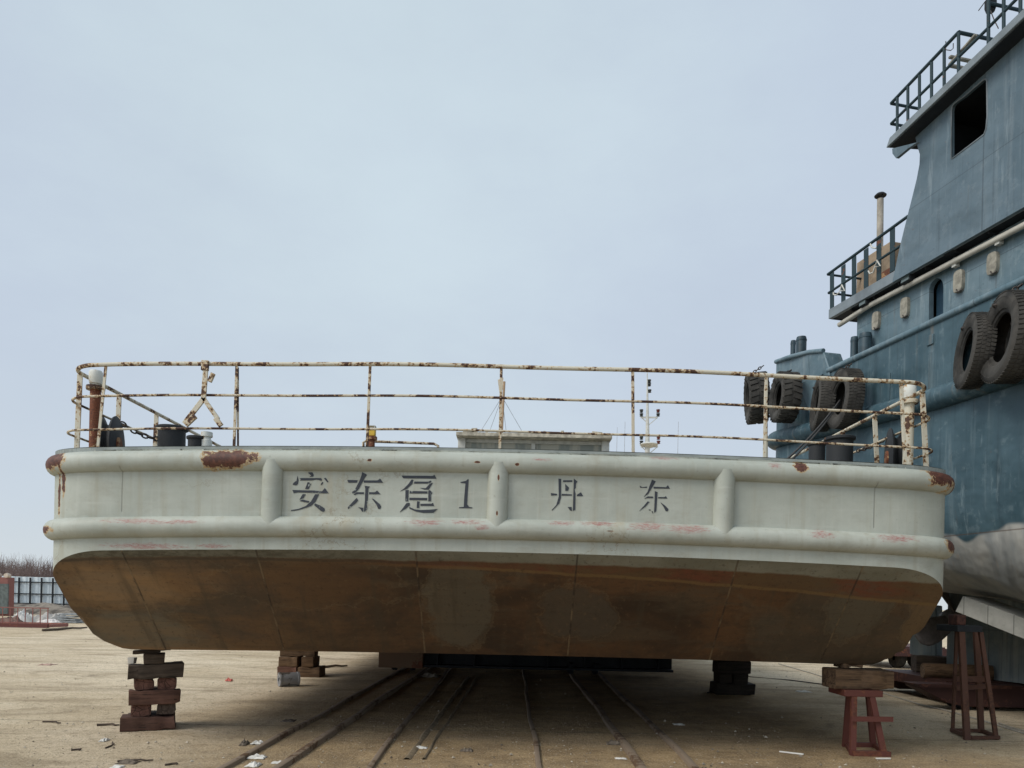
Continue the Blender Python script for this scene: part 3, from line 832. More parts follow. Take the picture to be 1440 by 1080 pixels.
def mat_tug(name, c0, c1, hull=False, light=(0.25, 0.33, 0.36)):
    n = NT(name)
    x, y, z = n.xyz()
    a = n.noise(0.9, 6, 0.62); st = n.noise(1.0, 6, 0.65, k=(5, 5, 0.35)); st2 = n.noise(1.0, 5, 0.6, k=(16, 16, 0.5))
    k = n.mix(n.step(a, 0.32, 0.68), C(*c0), C(*c1))
    k = n.mix(n.math('MULTIPLY', n.step(st, 0.52, 0.72), 0.55), k, C(*light))
    k = n.mix(n.math('MULTIPLY', n.step(st2, 0.55, 0.7), 0.35), k, C(*[q * 0.35 for q in c0]))
    k = n.mix(n.math('MULTIPLY', n.step(n.noise(5, 7, 0.7), 0.55, 0.66), 0.30), k, C(*light))
    k = n.mix(n.math('MULTIPLY', n.step(n.noise(7, 7, 0.72), 0.67, 0.72), 0.8), k, C(0.12, 0.06, 0.035))
    dn = n.noise(2.6, 2, 0.4)
    st4 = n.math('MULTIPLY', n.step(n.noise(1.0, 6, 0.7, k=(7, 7, 0.22)), 0.58, 0.70), n.step(n.noise(0.5, 3), 0.42, 0.6))
    k = n.mix(n.math('MULTIPLY', st4, 0.45), k, C(0.11, 0.085, 0.06))
    st3 = n.noise(1.0, 6, 0.7, k=(11, 11, 1.1))
    k = n.mix(n.math('MULTIPLY', n.step(st3, 0.57, 0.70), 0.5), k, C(*[q * 1.15 for q in light]))
    k = n.mix(n.math('MULTIPLY', n.step(n.noise(18, 6, 0.75), 0.56, 0.68), 0.35), k, C(*[q * 0.5 for q in c0]))
    hb = n.math('ADD', n.noise(1.4, 3, 0.5), n.math('MULTIPLY', n.noise(0.7, 2), 1.0))
    hb = n.math('ADD', hb, n.math('MULTIPLY', dn, 0.35))
    if hull:
        lo = n.mix(n.step(n.noise(1, 4, k=(2.2, 2.2, 0.18)), 0.45, 0.68), C(0.45, 0.445, 0.41), C(0.25, 0.265, 0.265))
        lo = n.mix(n.math('MULTIPLY', n.step(n.noise(1, 6, k=(7, 7, 0.35)), 0.58, 0.70), 0.28), lo, C(0.35, 0.23, 0.12))
        lo = n.mix(n.math('MULTIPLY', n.step(z, 2.3, 1.8), 0.4), lo, C(0.18, 0.19, 0.195))
        wl = n.math('ADD', z, n.math('ADD', n.math('MULTIPLY', n.math('SUBTRACT', n.noise(1.0, 1.5, k=(1.5, 0.4, 0.1)), 0.5), 0.50), 0.0))
        k = n.mix(n.step(wl, 2.67, 2.61), k, lo)
        seam = n.step(n.math('ABSOLUTE', n.math('SUBTRACT', z, 2.60)), 0.012, 0.004)
        k = n.mix(n.math('MULTIPLY', seam, 0.6), k, C(0.10, 0.06, 0.04))
        fr = n.math('ABSOLUTE', n.math('SUBTRACT', n.math('FRACT', n.math('DIVIDE', x, 1.15)), 0.5))
        hb = n.math('SUBTRACT', hb, n.math('MULTIPLY', n.step(fr, 0.12, 0.0), 0.35))
        rr = n.math('MULTIPLY', n.step(n.noise(1, 6, k=(5.0, 5.0, 0.3)), 0.63, 0.72), 0.45)
        k = n.mix(rr, k, C(0.20, 0.14, 0.085))
    else:
        for (axs, per, off) in ((x, 2.4, 0.3), (z, 1.25, 0.62)):
            fr = n.math('ABSOLUTE', n.math('SUBTRACT', n.math('FRACT', n.math('DIVIDE', n.math('ADD', axs, off), per)), 0.5))
            k = n.mix(n.math('MULTIPLY', n.step(fr, 0.006, 0.002), 0.5), k, C(0.03, 0.04, 0.05))
    n.bump(hb, 0.8, 0.09)
    return n.done(k, 0.5, 0, 0.4)
M_tug = mat_tug('blue_hull_paint', (0.032, 0.070, 0.090), (0.060, 0.108, 0.132), True, light=(0.19, 0.25, 0.27))
M_house = mat_tug('blue_house_paint', (0.078, 0.138, 0.170), (0.138, 0.198, 0.230), light=(0.26, 0.315, 0.335))
M_upper = mat_tug('grey_blue_paint', (0.082, 0.126, 0.156), (0.122, 0.170, 0.202), light=(0.19, 0.235, 0.26))
M_fas = simple('fascia_blue', (0.17, 0.20, 0.22), 0.5, 0.2, 3)
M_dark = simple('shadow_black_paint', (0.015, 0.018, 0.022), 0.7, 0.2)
M_navy = rusty('dark_teal_rail_paint', (0.022, 0.045, 0.055), amount=0.05, scale=14, tan=False)

S_STERN = TP(1072, 600)[0]; S_BOW = -9.0
ZCAP = 5.60
# section of the hull: (inboard offset, z)
def sect(s):
    zb = 1.62 + 0.30 * (s - 1.2) if s < 1.2 else 1.62 + 0.10 * (s - 1.2)
    zb = max(1.0, zb)
    k = max(0.0, s - 4.0)
    sh = sheer(s)
    return [(0, ZCAP - 0.0), (0, 4.3 + sh), (0.0, 3.6), (0.02, 2.95), (0.10, max(2.5, zb + 0.75)), (0.28, zb + 0.50), (0.62, zb + 0.26), (1.2, zb + 0.10), (2.0, zb + 0.03), (3.3, zb)]
def sheer(s):
    return 0.045 * max(0, s - 1.5) + 0.004 * max(0, s - 1.5) ** 2
def plan(s):      # extra inboard shift near the rounded stern and the bow
    r = 0.7
    e = S_STERN - s
    if e < r: return r - math.sqrt(max(0, r * r - (r - e) ** 2))
    return 0.0
hl = MB(); rows = []
ss = [S_BOW + i * 0.5 for i in range(int((S_STERN - 0.7 - S_BOW) / 0.5) + 1)] + [S_STERN - 0.7 * (1 - math.sin(math.pi / 2 * i / 12)) for i in range(13)]
for s_ in ss:
    pts = sect(s_); dn = plan(s_)
    row = []
    for (i, z) in pts:
        row.append(TW(s_, -(min(3.3, i + dn)), z))
    rows.append(row)
hl.grid(rows)
rows2 = []
for s_ in ss:
    rows2.append([TW(s_, -3.3 - (3.3 - min(3.3, i + plan(s_))), z) for (i, z) in sect(s_)])
hl.grid(rows2)
hull = hl.build('hull', M_tug, tug, angle=50)
# main deck
MB().grid([[TW(s_, -min(3.3, plan(s_) + 0.03), 5.0), TW(s_, -6.6 + min(3.3, plan(s_) + 0.03), 5.0)] for s_ in ss]).build('main_deck', M_fas, tug)
# cap rail and rubbing tube
cap = [TW(s_, -plan(s_), ZCAP + 0.03) for s_ in ss if s_ <= TP(1163, 522)[0]]
MB().tube(cap, 0.05, 12).build('cap_rail', M_house, tug, angle=60)
tb = [TW(s_, -plan(s_) + 0.03, 4.52 + sheer(s_)) for s_ in ss]
MB().tube(tb, 0.155, 16).build('rubbing_tube', M_tug, tug, angle=60)
# raised stern bulwark with slanted end
pl = [(1168, 519), (1160, 495), (1139, 497), (1072, 517), (1072, 560), (1168, 560)]
sp = [TP(a, b) for (a, b) in pl]
sp[3] = (S_STERN - 0.35, sp[3][1] - 0.02); sp[4] = (S_STERN - 0.35, sp[4][1])
sp[4] = (sp[4][0], 5.3); sp[5] = (sp[5][0], 5.3)
MB().prism(sp, lambda p: TW(p[0], 0.03 - plan(p[0]) * 0.9, p[1]), lambda p: TW(p[0], -0.32 - plan(p[0]), p[1])).build('stern_bulwark', M_house, tug, bevel=0.02)
MB().tube([TW(q[0], 0.03 - plan(q[0]) * 0.9, q[1] + 0.02) for q in (sp[1], sp[2], ((sp[2][0] + sp[3][0]) / 2, (sp[2][1] + sp[3][1]) / 2), sp[3])], 0.04, 10).build('cap_rail', M_house, tug, angle=60)
# sloping flange plate below
fl = [TP(*q) for q in ((1128, 525), (1160, 516), (1152, 575), (1143, 575))]
MB().prism([(fl[0][0], 5.6), (fl[1][0], 5.6), (fl[1][0] + 0.35, 4.7), (fl[1][0] + 0.15, 4.7)], lambda p: TW(p[0], 0.06, p[1]), lambda p: TW(p[0], -0.1, p[1])).build('gusset_plate', M_house, tug)

# deckhouse wall behind the bulwark
HO = -0.30
s0 = TP(1205, 470, HO)[0]; s1 = -7.0
zt = 6.56
door = [TP(a, b, HO) for (a, b) in ((1306.5, 470), (1306.5, 407), (1308.5, 400), (1312, 395), (1317, 391), (1322, 392), (1325.5, 396), (1326.7, 404), (1326.7, 462))]
door[0] = (door[0][0], 5.2); door[-1] = (door[-1][0], 5.2)
hw_ = MB().prism([(s0, 5.0), (s0, zt), (s1, zt), (s1, 5.0)], lambda p: TW(p[0], HO, p[1]), lambda p: TW(p[0], HO - 0.08, p[1]), holes=[door])
hw_.box(TW((s0 + s1) / 2, 0, 0) + TO * (-5.6) + Vector((0, 0, (5 + zt) / 2)), (s0 - s1, 0.08, zt - 5.0), Matrix.Rotation(tug.rotation_euler.z, 3, 'Z'))
hw_.box(TW(s0 - 0.04, (HO - 5.6) / 2, (5 + zt) / 2), (0.08, 4.75, zt - 5.02), Matrix.Rotation(tug.rotation_euler.z, 3, 'Z'))
house = hw_.build('deckhouse', M_house, tug, smooth=False)
MB().prism(door, lambda p: TW(p[0], HO - 0.13, p[1]), lambda p: TW(p[0], HO - 0.17, p[1])).build('door', simple('navy_door_paint', (0.016, 0.045, 0.075), 0.5, 0.2), house)
# clamped porthole covers
M_cover = simple('pale_cover_paint', (0.27, 0.255, 0.21), 0.7, 0.3, 12)
for (px, py, wp, hp) in ((1234.5, 451.5, 9, 25), (1275, 433, 10, 28), (1351, 396, 12.5, 31), (1399, 371, 14, 31)):
    sa = TP(px, py, HO); sl_ = TP(px - wp / 2, py, HO)[0]; sr = TP(px + wp / 2, py, HO)[0]
    hh = (TP(px, py - hp / 2, HO)[1] - TP(px, py + hp / 2, HO)[1]) / 2
    hwid = abs(sl_ - sr) / 2
    poly = []
    for i in range(16):
        a = 2 * math.pi * i / 16
        cx_, cz_ = math.cos(a), math.sin(a)
        poly.append((sa[0] + hwid * (abs(cx_) ** 0.45) * (1 if cx_ > 0 else -1), sa[1] + hh * (abs(cz_) ** 0.6) * (1 if cz_ > 0 else -1)))
    cv = MB().prism(poly, lambda p: TW(p[0], HO + 0.06, p[1]), lambda p: TW(p[0], HO - 0.01, p[1])).build('porthole_cover', M_cover, house, bevel=0.012)
    k_ = MB().tube([TW(sa[0] - hwid * 0.2, HO + 0.08, sa[1] - hh * 0.8), TW(sa[0] - hwid * 0.6, HO + 0.09, sa[1] - hh * 1.12), TW(sa[0] - hwid * 1.1, HO + 0.05, sa[1] - hh * 0.95)], 0.01, 6)
    k_.build('clamp', M_chain, cv)

# upper deck slab
UO = -0.06
sA = TP(1164, 445, UO)[0]
zdb = 6.57; zdt = TP(1164, 435.5, UO)[1]
RZ = Matrix.Rotation(tug.rotation_euler.z, 3, 'Z')
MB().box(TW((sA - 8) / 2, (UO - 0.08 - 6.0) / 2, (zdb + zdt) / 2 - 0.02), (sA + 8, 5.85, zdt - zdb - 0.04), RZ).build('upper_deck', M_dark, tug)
MB().box(TW((sA - 8) / 2, UO - 0.05, (zdb + zdt) / 2), (sA + 8, 0.07, zdt - zdb), RZ).box(TW(sA - 0.03, (UO - 0.05 - 5.9) / 2 - 0.02, (zdb + zdt) / 2), (0.07, 5.8, zdt - zdb), RZ).build('deck_fascia', M_fas, tug, bevel=0.006)
for i in range(14):
    s_ = sA - 0.5 - i * 0.55
    MB().box(TW(s_, (UO - 0.10 + HO) / 2, zdb - 0.02), (0.015, abs(HO - UO) - 0.08, 0.04), RZ).build('deck_bracket', M_dark, tug)
# side wall of the wheelhouse with its window opening
WO = UO
prof = [(1255, 391), (1264, 353), (1270, 328), (1276, 304), (1282.6, 278), (1289, 252), (1293, 231), (1293.5, 217), (1291, 209), (1286, 205)]
wall = [TP(a, b, WO) for (a, b) in prof]
wall[0] = (wall[0][0], zdb - 0.004)
ra = TP(1246, 208, WO + 0.24); rb = TP(1440, 24, WO + 0.24)
def roofz(s): return ra[1] + (rb[1] - ra[1]) * (s - ra[0]) / (rb[0] - ra[0])
wall[-1] = (wall[-1][0], roofz(wall[-1][0]) + 0.02)
wall += [(-5.0, roofz(-5.0) + 0.02), (-5.0, zdb - 0.004)]
win = [TP(a, b, WO) for (a, b) in ((1337.8, 155.5), (1339, 149.5), (1342, 145.5), (1348, 141), (1355.5, 136), (1382, 113), (1385.5, 111), (1388, 113), (1388.6, 164), (1387, 181), (1384, 189), (1340, 222.5), (1337.8, 223))]
wm = MB().prism(wall, lambda p: TW(p[0], WO, p[1]), lambda p: TW(p[0], WO - 0.05, p[1]), holes=[win])
wh_ = wm.build('wheelhouse_wall', M_upper, tug, smooth=False)
MB().tube([TW(p[0], WO, p[1]) for p in win], 0.012, 6, closed=True).build('window_frame', M_fas, wh_, angle=60)
# plating behind so that the room is closed
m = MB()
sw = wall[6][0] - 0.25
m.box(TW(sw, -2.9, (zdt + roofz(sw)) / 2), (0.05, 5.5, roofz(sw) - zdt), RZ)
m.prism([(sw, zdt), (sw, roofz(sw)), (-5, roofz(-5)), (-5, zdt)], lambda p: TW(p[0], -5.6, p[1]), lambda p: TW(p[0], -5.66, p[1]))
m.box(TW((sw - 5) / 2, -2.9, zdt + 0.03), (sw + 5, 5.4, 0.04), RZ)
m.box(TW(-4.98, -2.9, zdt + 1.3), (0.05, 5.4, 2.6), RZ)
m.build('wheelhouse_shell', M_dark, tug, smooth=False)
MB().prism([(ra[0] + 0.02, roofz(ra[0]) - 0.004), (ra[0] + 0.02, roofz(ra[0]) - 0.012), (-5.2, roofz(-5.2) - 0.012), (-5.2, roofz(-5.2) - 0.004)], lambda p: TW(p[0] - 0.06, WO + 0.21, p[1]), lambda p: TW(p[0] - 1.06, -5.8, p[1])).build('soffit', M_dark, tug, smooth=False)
# roof slab with thick edge and visor lip
rs0, rs1 = ra[0], -5.2
thk = TP(1253, 193, WO + 0.24)[1] - TP(1253, 202, WO + 0.24)[1]
MB().prism([(rs0, roofz(rs0)), (rs0 - 0.07, roofz(rs0) + 0.115), (rs1, roofz(rs1) + 0.115), (rs1, roofz(rs1))], lambda p: TW(p[0], WO + 0.24, p[1]), lambda p: TW(p[0] - 1.0, -5.9, p[1])).build('roof', M_fas, tug, smooth=False, bevel=0.008)
vs_ = [TP(a, b, WO + 0.22) for (a, b) in ((1254.5, 209), (1255, 216), (1260, 222.5), (1277, 208.5), (1290, 200))]
MB().prism([(p[0], min(p[1], roofz(p[0]) - 0.014)) for p in vs_], lambda p: TW(p[0], WO + 0.22, p[1]), lambda p: TW(p[0], WO + 0.17, p[1])).build('visor', M_upper, tug, smooth=False)
# roof railing
RO = 0.02
def poly_tube(pts, r, out, seg=8): return MB().tube([TT(a, b, out) for (a, b) in pts], r, seg)
def trail(name, pts, r, out, mat=None):
    return poly_tube(pts, r, out).build(name, mat or M_navy, tug, angle=60)
trail('roof_top_rail', [(1253, 145.5), (1347.8, 45.5), (1349, 45)], 0.024, RO)
MB().tube([TT(1347.8, 45.5, RO), TT(1347.8, 45.5, RO) - TO * 1.6], 0.024, 8).build('roof_cross_rail', M_navy, tug)
trail('roof_middle_rail', [(1253, 174), (1333, 95), (1387, 42), (1440, -12)], 0.021, RO)
for (px, y0, y1) in ((1261.8, 138, 186), (1276.7, 122, 170), (1293, 106, 155), (1310, 88, 138), (1327.8, 67, 120), (1348, 46, 102), (1390, -40, 60), (1411.5, -40, 38), (1435, -60, 12)):
    trail('roof_stanchion', [(px, y0), (px, y1 + 6)], 0.022, RO)
trail('roof_mast_rail', [(1389, -30), (1440, -80)], 0.024, RO)
for (px, py, L) in ((1253, 145.5, 2.6), (1253, 174, 2.6), (1389, 4, 1.5)):
    a = TT(px, py, RO); MB().tube([a, a - TO * L], 0.021, 8).build('roof_cross_rail', M_navy, tug)
for q in (0.7, 1.6, 2.5):
    a = TT(1256, 140, RO) - TO * q; MB().tube([a, a - Vector((0, 0, 0.72))], 0.02, 8).build('roof_stanchion', M_navy, tug)
# tray, hook and lamp on the roof rail
m = MB(); a = TT(1335, 92, -0.05)
for dz in (0, 0.12):
    m.bar(a + Vector((0, 0, dz)), a - TO * 0.75 + Vector((0, 0, dz)), 0.05, 0.03)
m.bar(a, a + TH_ * -0.45 + Vector((0, 0, 0.1)), 0.05, 0.03); m.bar(a - TO * 0.75, a - TO * 0.75 - TH_ * 0.45 + Vector((0, 0, 0.12)), 0.05, 0.03)
m.build('roof_tray', M_cover, tug, bevel=0.006)
trail('roof_hook', [(1330, 58), (1330, 70), (1337, 71), (1340.5, 68), (1340.5, 61)], 0.006, RO, M_chain)
m = MB(); c = TT(1393, 8, -0.1); m.lathe([(0, -0.08), (0.05, -0.08), (0.07, -0.02), (0.07, 0.06), (0.03, 0.1), (0, 0.1)], c, axis=(0, 0, 1), seg=14); m.build('roof_lamp', M_dark, tug)
trail('roof_aerial', [(1376, 15), (1387, 0)], 0.006, RO, M_chain)
trail('roof_cable', [(1393, 15), (1398, 28), (1404, 40)], 0.006, RO, M_chain)

# railing of the upper deck
trail('deck_top_rail', [(1164, 386), (1277, 304)], 0.024, UO - 0.03)
trail('deck_middle_rail', [(1165, 412), (1266, 346)], 0.021, UO - 0.03)
for (px, y0, y1) in ((1170, 384, 434), (1186, 373, 424), (1201, 361.5, 415), (1218, 350, 403), (1236, 336.5, 391), (1255, 322.5, 379)):
    a = TT(px, y0, UO - 0.03); b = TT(px, y1 + 3, UO - 0.03)
    MB().bar(a, b, 0.012, 0.105, up=TH_).build('deck_stanchion', M_navy, tug, bevel=0.003)
for (px, py) in ((1164, 386), (1165, 412)):
    a = TT(px, py, UO - 0.03); MB().tube([a, a - TO * 3.0], 0.02, 8).build('deck_cross_rail', M_navy, tug)
for q in (0.9, 1.9, 2.9):
    a = TT(1164.5, 386, UO - 0.03) - TO * q; MB().bar(a, a - Vector((0, 0, 0.72)), 0.06, 0.02).build('deck_stanchion', M_navy, tug)
# rope ends tied on the railing
for pts in ([(1184, 400), (1181, 409), (1188, 409), (1184, 401)], [(1234, 366), (1230, 376), (1238, 374), (1233, 366)], [(1230, 376), (1228, 383), (1223, 385), (1221, 381)], [(1180, 411), (1176, 415), (1172, 414), (1172, 411)], [(1224, 343), (1226, 348), (1232, 349)]):
    trail('rope_end', pts, 0.012, UO + 0.03, M_wht)
# hatch box and stove pipe
M_box = simple('tan_box_paint', (0.25, 0.19, 0.13), 0.8, 0.3, 4)
bo = -0.75
pa = TP(1205, 362, bo); pb = TP(1252, 362, bo)
m = MB().box(TW((pa[0] + pb[0]) / 2, bo - 0.6, (zdt + pa[1] - 0.1) / 2), (abs(pa[0] - pb[0]), 1.2, pa[1] - 0.1 - zdt), RZ)
bx = m.build('deck_locker', M_box, tug, bevel=0.01)
pc = TP(1246, 385, bo)
MB().box(TW(pc[0], bo + 0.02, zdt + 0.25), (0.35, 0.05, 0.5), RZ).build('locker_door', rusty('orange_rust_panel', (0.30, 0.12, 0.05), amount=0.5, scale=10), bx)
po = -1.4
pq = TP(1238, 280, po); pz = zdt
stv = MB().tube([TW(pq[0] - 0.04, po, pz), TW(pq[0], po, pq[1])], 0.056, 16).build('stove_pipe', simple('grey_tan_pipe', (0.33, 0.30, 0.25), 0.7, 0.25), tug)
MB().lathe([(0.0, 0.02), (0.10, 0.0), (0.105, 0.015), (0.07, 0.05), (0.0, 0.065)], TW(pq[0], po, pq[1] + 0.05), seg=24).tube([TW(pq[0] - 0.05, po, pq[1]), TW(pq[0] - 0.05, po, pq[1] + 0.06)], 0.01, 6).tube([TW(pq[0] + 0.05, po, pq[1]), TW(pq[0] + 0.05, po, pq[1] + 0.06)], 0.01, 6).build('pipe_cowl', M_dark, stv)
# conduit pipe below the deck and floodlights
trail('conduit_pipe', [(1180, 457), (1223, 429.5), (1330, 374), (1440, 316.7), (1500, 286)], 0.042, HO + 0.10, simple('cream_pipe_paint', (0.48, 0.46, 0.40), 0.6, 0.15))
for px in (1344, 1405): 
    py = 429.5 + (px - 1223) * (316.7 - 429.5) / (1440 - 1223)
    MB().box(TT(px, py + 3, HO + 0.07), (0.07, 0.07, 0.12), RZ).build('pipe_clip', M_wht, tug)
for (px, py, wd) in ((1217, 425, 0.17), (1277.5, 391, 0.19), (1337.6, 350, 0.17), (1437, 290, 0.19)):
    c = TT(px, py, -0.16)
    rot = RZ @ Matrix.Rotation(R(8), 3, 'X')
    fl_ = MB().box(c, (wd, 0.1, wd * 0.78), rot).bar(c + Vector((0, 0, wd * 0.3)), Vector((c.x, c.y, zdb)), 0.03).build('floodlight', M_dark, tug, bevel=0.006)
    MB().box(c + TO * 0.055, (wd * 0.82, 0.01, wd * 0.6), rot).build('lens', simple('lamp_lens', (0.10, 0.13, 0.13), 0.2, 0.1, spec=0.6), fl_)
M_post = simple('dark_blue_post', (0.03, 0.055, 0.07), 0.5, 0.3, 8)
# bollards on the tug
for (px, yt, wp, out) in ((1115.5, 479, 7, -0.9), (1127, 474, 14, -0.45), (1201.5, 474, 10, -0.16), (1217, 469, 17, -0.16)):
    c = TT(px, yt, out); Yc = c.y; r = wp * Yc / F / 2
    MB().lathe([(0, 5.0), (r, 5.0), (r, c.z - 0.04), (r * 0.9, c.z), (0, c.z)], (c.x, c.y, 0), seg=20).lathe([(0, c.z - 0.08), (r * 1.06, c.z - 0.08), (r * 1.06, c.z - 0.05), (0, c.z - 0.05)], (c.x, c.y, 0), seg=20).build('bollard', M_post, tug)
# small fittings on hull side: freeing hatch and doubler plates
for (px, py, a_, b_) in ((1241, 548, 0.35, 0.42), (1309, 478, 0.12, 0.14)):
    s_, z_ = TP(px, py); MB().box(TW(s_, 0.008, z_), (a_, 0.02, b_), RZ).build('doubler_plate', M_tug, tug, bevel=0.004)
# propeller, rudder, keel, bilge strake
M_prop = simple('dark_bronze', (0.17, 0.155, 0.15), 0.5, 0.3, 5)
PO = -2.7
ps, pz_ = TP(1343, 868, PO)
def blade(ang):
    rows = []
    L = 0.78
    for i in range(11):
        t = i / 10.0
        r = 0.10 + t * L
        wd = 0.08 + 0.24 * math.sin(math.pi * min(1, t * 0.62 + 0.14)) ** 1.2 * (1 if t < 0.85 else math.sqrt(max(0.02, 1 - ((t - 0.85) / 0.15) ** 2)))
        pitch = R(62 - 34 * t)
        row = []
        for j in range(9):
            q = -1 + j / 4.0
            cup = 0.05 * (q * q - 0.5) * wd
            da = q * wd * math.cos(pitch); ds_ = q * wd * math.sin(pitch) * 0.6 + cup
            a = ang + da / r * 0.8
            row.append((ds_, r * math.cos(a), r * math.sin(a)))
        rows.append(row)
    return rows
prop = MB().lathe([(0, -0.22), (0.10, -0.2), (0.15, -0.1), (0.15, 0.14), (0.09, 0.28), (0, 0.34)], TW(ps, PO, pz_), axis=TH_, seg=20).build('propeller', M_prop, tug)
for k in range(4):
    ang = R(-28) + k * math.pi / 2
    g_ = MB(); rr = blade(ang)
    g_.grid([[TW(ps + a, PO + b, pz_ + c) for (a, b, c) in r_] for r_ in rr])
    g_.build('blade', M_prop, prop, angle=60).modifiers.new('solid', 'SOLIDIFY').thickness = 0.03
M_keel = mat_tug('keel_paint', (0.17, 0.22, 0.25), (0.28, 0.33, 0.35), light=(0.38, 0.39, 0.37))
ra_ = [TP(a, b, -2.9) for (a, b) in ((1298, 848), (1337, 852), (1337, 930), (1326, 930), (1298, 921))]
MB().prism([(p[0] + 0.3, p[1]) for p in ra_], lambda p: TW(p[0], -2.85, p[1]), lambda p: TW(p[0], -3.0, p[1])).build('rudder', M_keel, tug, bevel=0.02)
ka = TP(1343, 950, -2.9)
MB().prism([(ka[0], 0.42), (ka[0], 1.9), (-8, 1.9), (-8, 0.42)], lambda p: TW(p[0], -2.7, p[1]), lambda p: TW(p[0], -3.5, p[1])).build('keel', M_keel, tug, bevel=0.02)
st_ = [TP(a, b, -0.75) for (a, b) in ((1354, 838), (1440, 870), (1440, 899), (1343, 860))]
far0 = st_[1]; ext = -7.0
def exl(p, q, s): return p[1] + (q[1] - p[1]) * (s - p[0]) / (q[0] - p[0])
sp2 = [st_[0], (-1.2, exl(st_[0], st_[1], -1.2)), (ext, 0.95), (ext, 0.72), (-1.2, exl(st_[3], st_[2], -1.2)), st_[3]]
n = NT('strake_paint'); x, y, z = n.xyz()
kk = n.mix(n.step(n.noise(2, 6, 0.65), 0.35, 0.65), C(0.36, 0.36, 0.33), C(0.50, 0.50, 0.46))
fr = n.math('ABSOLUTE', n.math('SUBTRACT', n.math('FRACT', n.math('DIVIDE', n.math('ADD', x, 0.1), 0.42)), 0.5))
kk = n.mix(n.math('MULTIPLY', n.step(fr, 0.03, 0.012), 0.6), kk, C(0.09, 0.09, 0.085))
kk = n.mix(n.math('MULTIPLY', n.step(n.noise(6, 6, 0.7), 0.55, 0.7), 0.4), kk, C(0.18, 0.16, 0.13))
M_strake = n.done(kk, 0.7, 0, 0.3)
MB().prism(sp2, lambda p: TW(p[0], -0.75, p[1]), lambda p: TW(p[0], -1.15, p[1])).build('bilge_keel', M_strake, tug, bevel=0.01)

# ------------------------------------------------------------------ tyres (hang from the tug, so things of their own)
n = NT('tyre_rubber')
kk = n.mix(n.step(n.noise(5, 6, 0.65), 0.35, 0.7), C(0.024, 0.023, 0.021), C(0.062, 0.057, 0.050))
kk = n.mix(n.math('MULTIPLY', n.step(n.noise(2, 5, 0.6), 0.45, 0.65), 0.6), kk, C(0.085, 0.080, 0.072))
kk = n.mix(n.math('MULTIPLY', n.step(n.noise(34, 4, 0.7), 0.70, 0.74), 0.8), kk, C(0.28, 0.26, 0.23))
n.bump(n.noise(28, 5), 0.3, 0.01)
M_tyre = n.done(kk, 0.85, 0, 0.25)
def tyre(lug):
    R_, wd = 0.54, (0.44 if lug else 0.33)
    root = empty('tyre_fender', (0, 0, 0))
    h = wd / 2
    prof = [(R_ * 0.52, -h * 0.50), (R_ * 0.545, -h * 0.66), (R_ * 0.575, -h * 0.70), (R_ * 0.60, -h * 0.72), (R_ * 0.615, -h * 0.82), (R_ * 0.70, -h * 0.95), (R_ * 0.79, -h * 1.0), (R_ * 0.85, -h * 0.985), (R_ * 0.855, -h * 1.005), (R_ * 0.91, -h * 0.95), (R_ * 0.955, -h * 0.84), (R_ * 0.972, -h * 0.5), (R_ * 0.98, 0)]
    prof = prof + [(a, -b) for (a, b) in reversed(prof[:-1])]
    inner = [(R_ * 0.55, h * 0.5), (R_ * 0.84, h * 0.84), (R_ * 0.92, 0), (R_ * 0.84, -h * 0.84), (R_ * 0.55, -h * 0.5)]
    MB().lathe(prof + inner, (0, 0, 0), axis=(0, 1, 0), seg=64, closed=True).build('carcass', M_tyre, root, angle=30)
    t = MB()
    N = 26 if lug else 60
    for k in range(N):
        for side in (-1, 1):
            a = 2 * math.pi * (k + (0.5 if side > 0 else 0)) / N
            c = Vector((math.cos(a), 0, math.sin(a)))
            rot = Matrix.Rotation(-a, 3, 'Y') @ Matrix.Rotation(side * R(14 if lug else 8), 3, 'X')
            if lug:
                t.box(c * (R_ * 0.985) + Vector((0, side * h * 0.52, 0)), (R_ * 0.05, h * 0.82, R_ * 0.17), rot)
                t.box(c * (R_ * 0.945) + Vector((0, side * h * 0.90, 0)), (R_ * 0.07, h * 0.10, R_ * 0.15), rot)
            else:
                t.box(c * (R_ * 0.972) + Vector((0, side * h * 0.66, 0)), (R_ * 0.026, h * 0.44, R_ * 0.068), rot)
                t.box(c * (R_ * 0.978) + Vector((0, side * h * 0.21, 0)), (R_ * 0.022, h * 0.34, R_ * 0.078), rot)
    t.build('tread', M_tyre, root, smooth=False)
    pts = [Vector((0.02, -h * 0.2, R_ * 0.60)), Vector((0.0, h * 1.0, R_ * 0.75)), Vector((-0.03, h * 0.2, R_ * 1.02)), Vector((-0.05, -h * 0.7, R_ * 1.22))]
    chain_mesh(pts, 0.075, 0.011).build('hanging_chain', M_chain, root)
    p2 = [Vector((0.02, -h * 0.3, R_ * 0.55)), Vector((0.03, -h * 0.3, R_ * 0.2)), Vector((0.0, -h * 0.4, -R_ * 0.25))]
    chain_mesh(p2, 0.07, 0.010).build('loose_chain', M_chain, root)
    return root
ty0 = tyre(False); ty1 = tyre(True)
tl = [
 (1420, 475, 0.34, 128, -22, 3, 'largest worn black tyre fender on the tug side, at the right edge of the photo'),
 (1370, 494, 0.20, 106, -26, 5, 'black tyre fender on a chain just left of the largest tyre'),
 (1188, 561, 0.30, 85, -14, 2, 'knobbly tyre fender on the tug side, just left of the white barge rail corner'),
 (1157, 568, 0.22, 78, -22, 5, 'thin leaning tyre fender squeezed beside the knobbly one behind the barge rail'),
 (1104, 559, 0.30, 70, -14, 2, 'chunky lugged tyre fender below the raised stern bulwark'),
 (1064, 560, 0.10, 71, -22, -4, 'farthest tyre fender, outlined against the sky at the tug stern')]
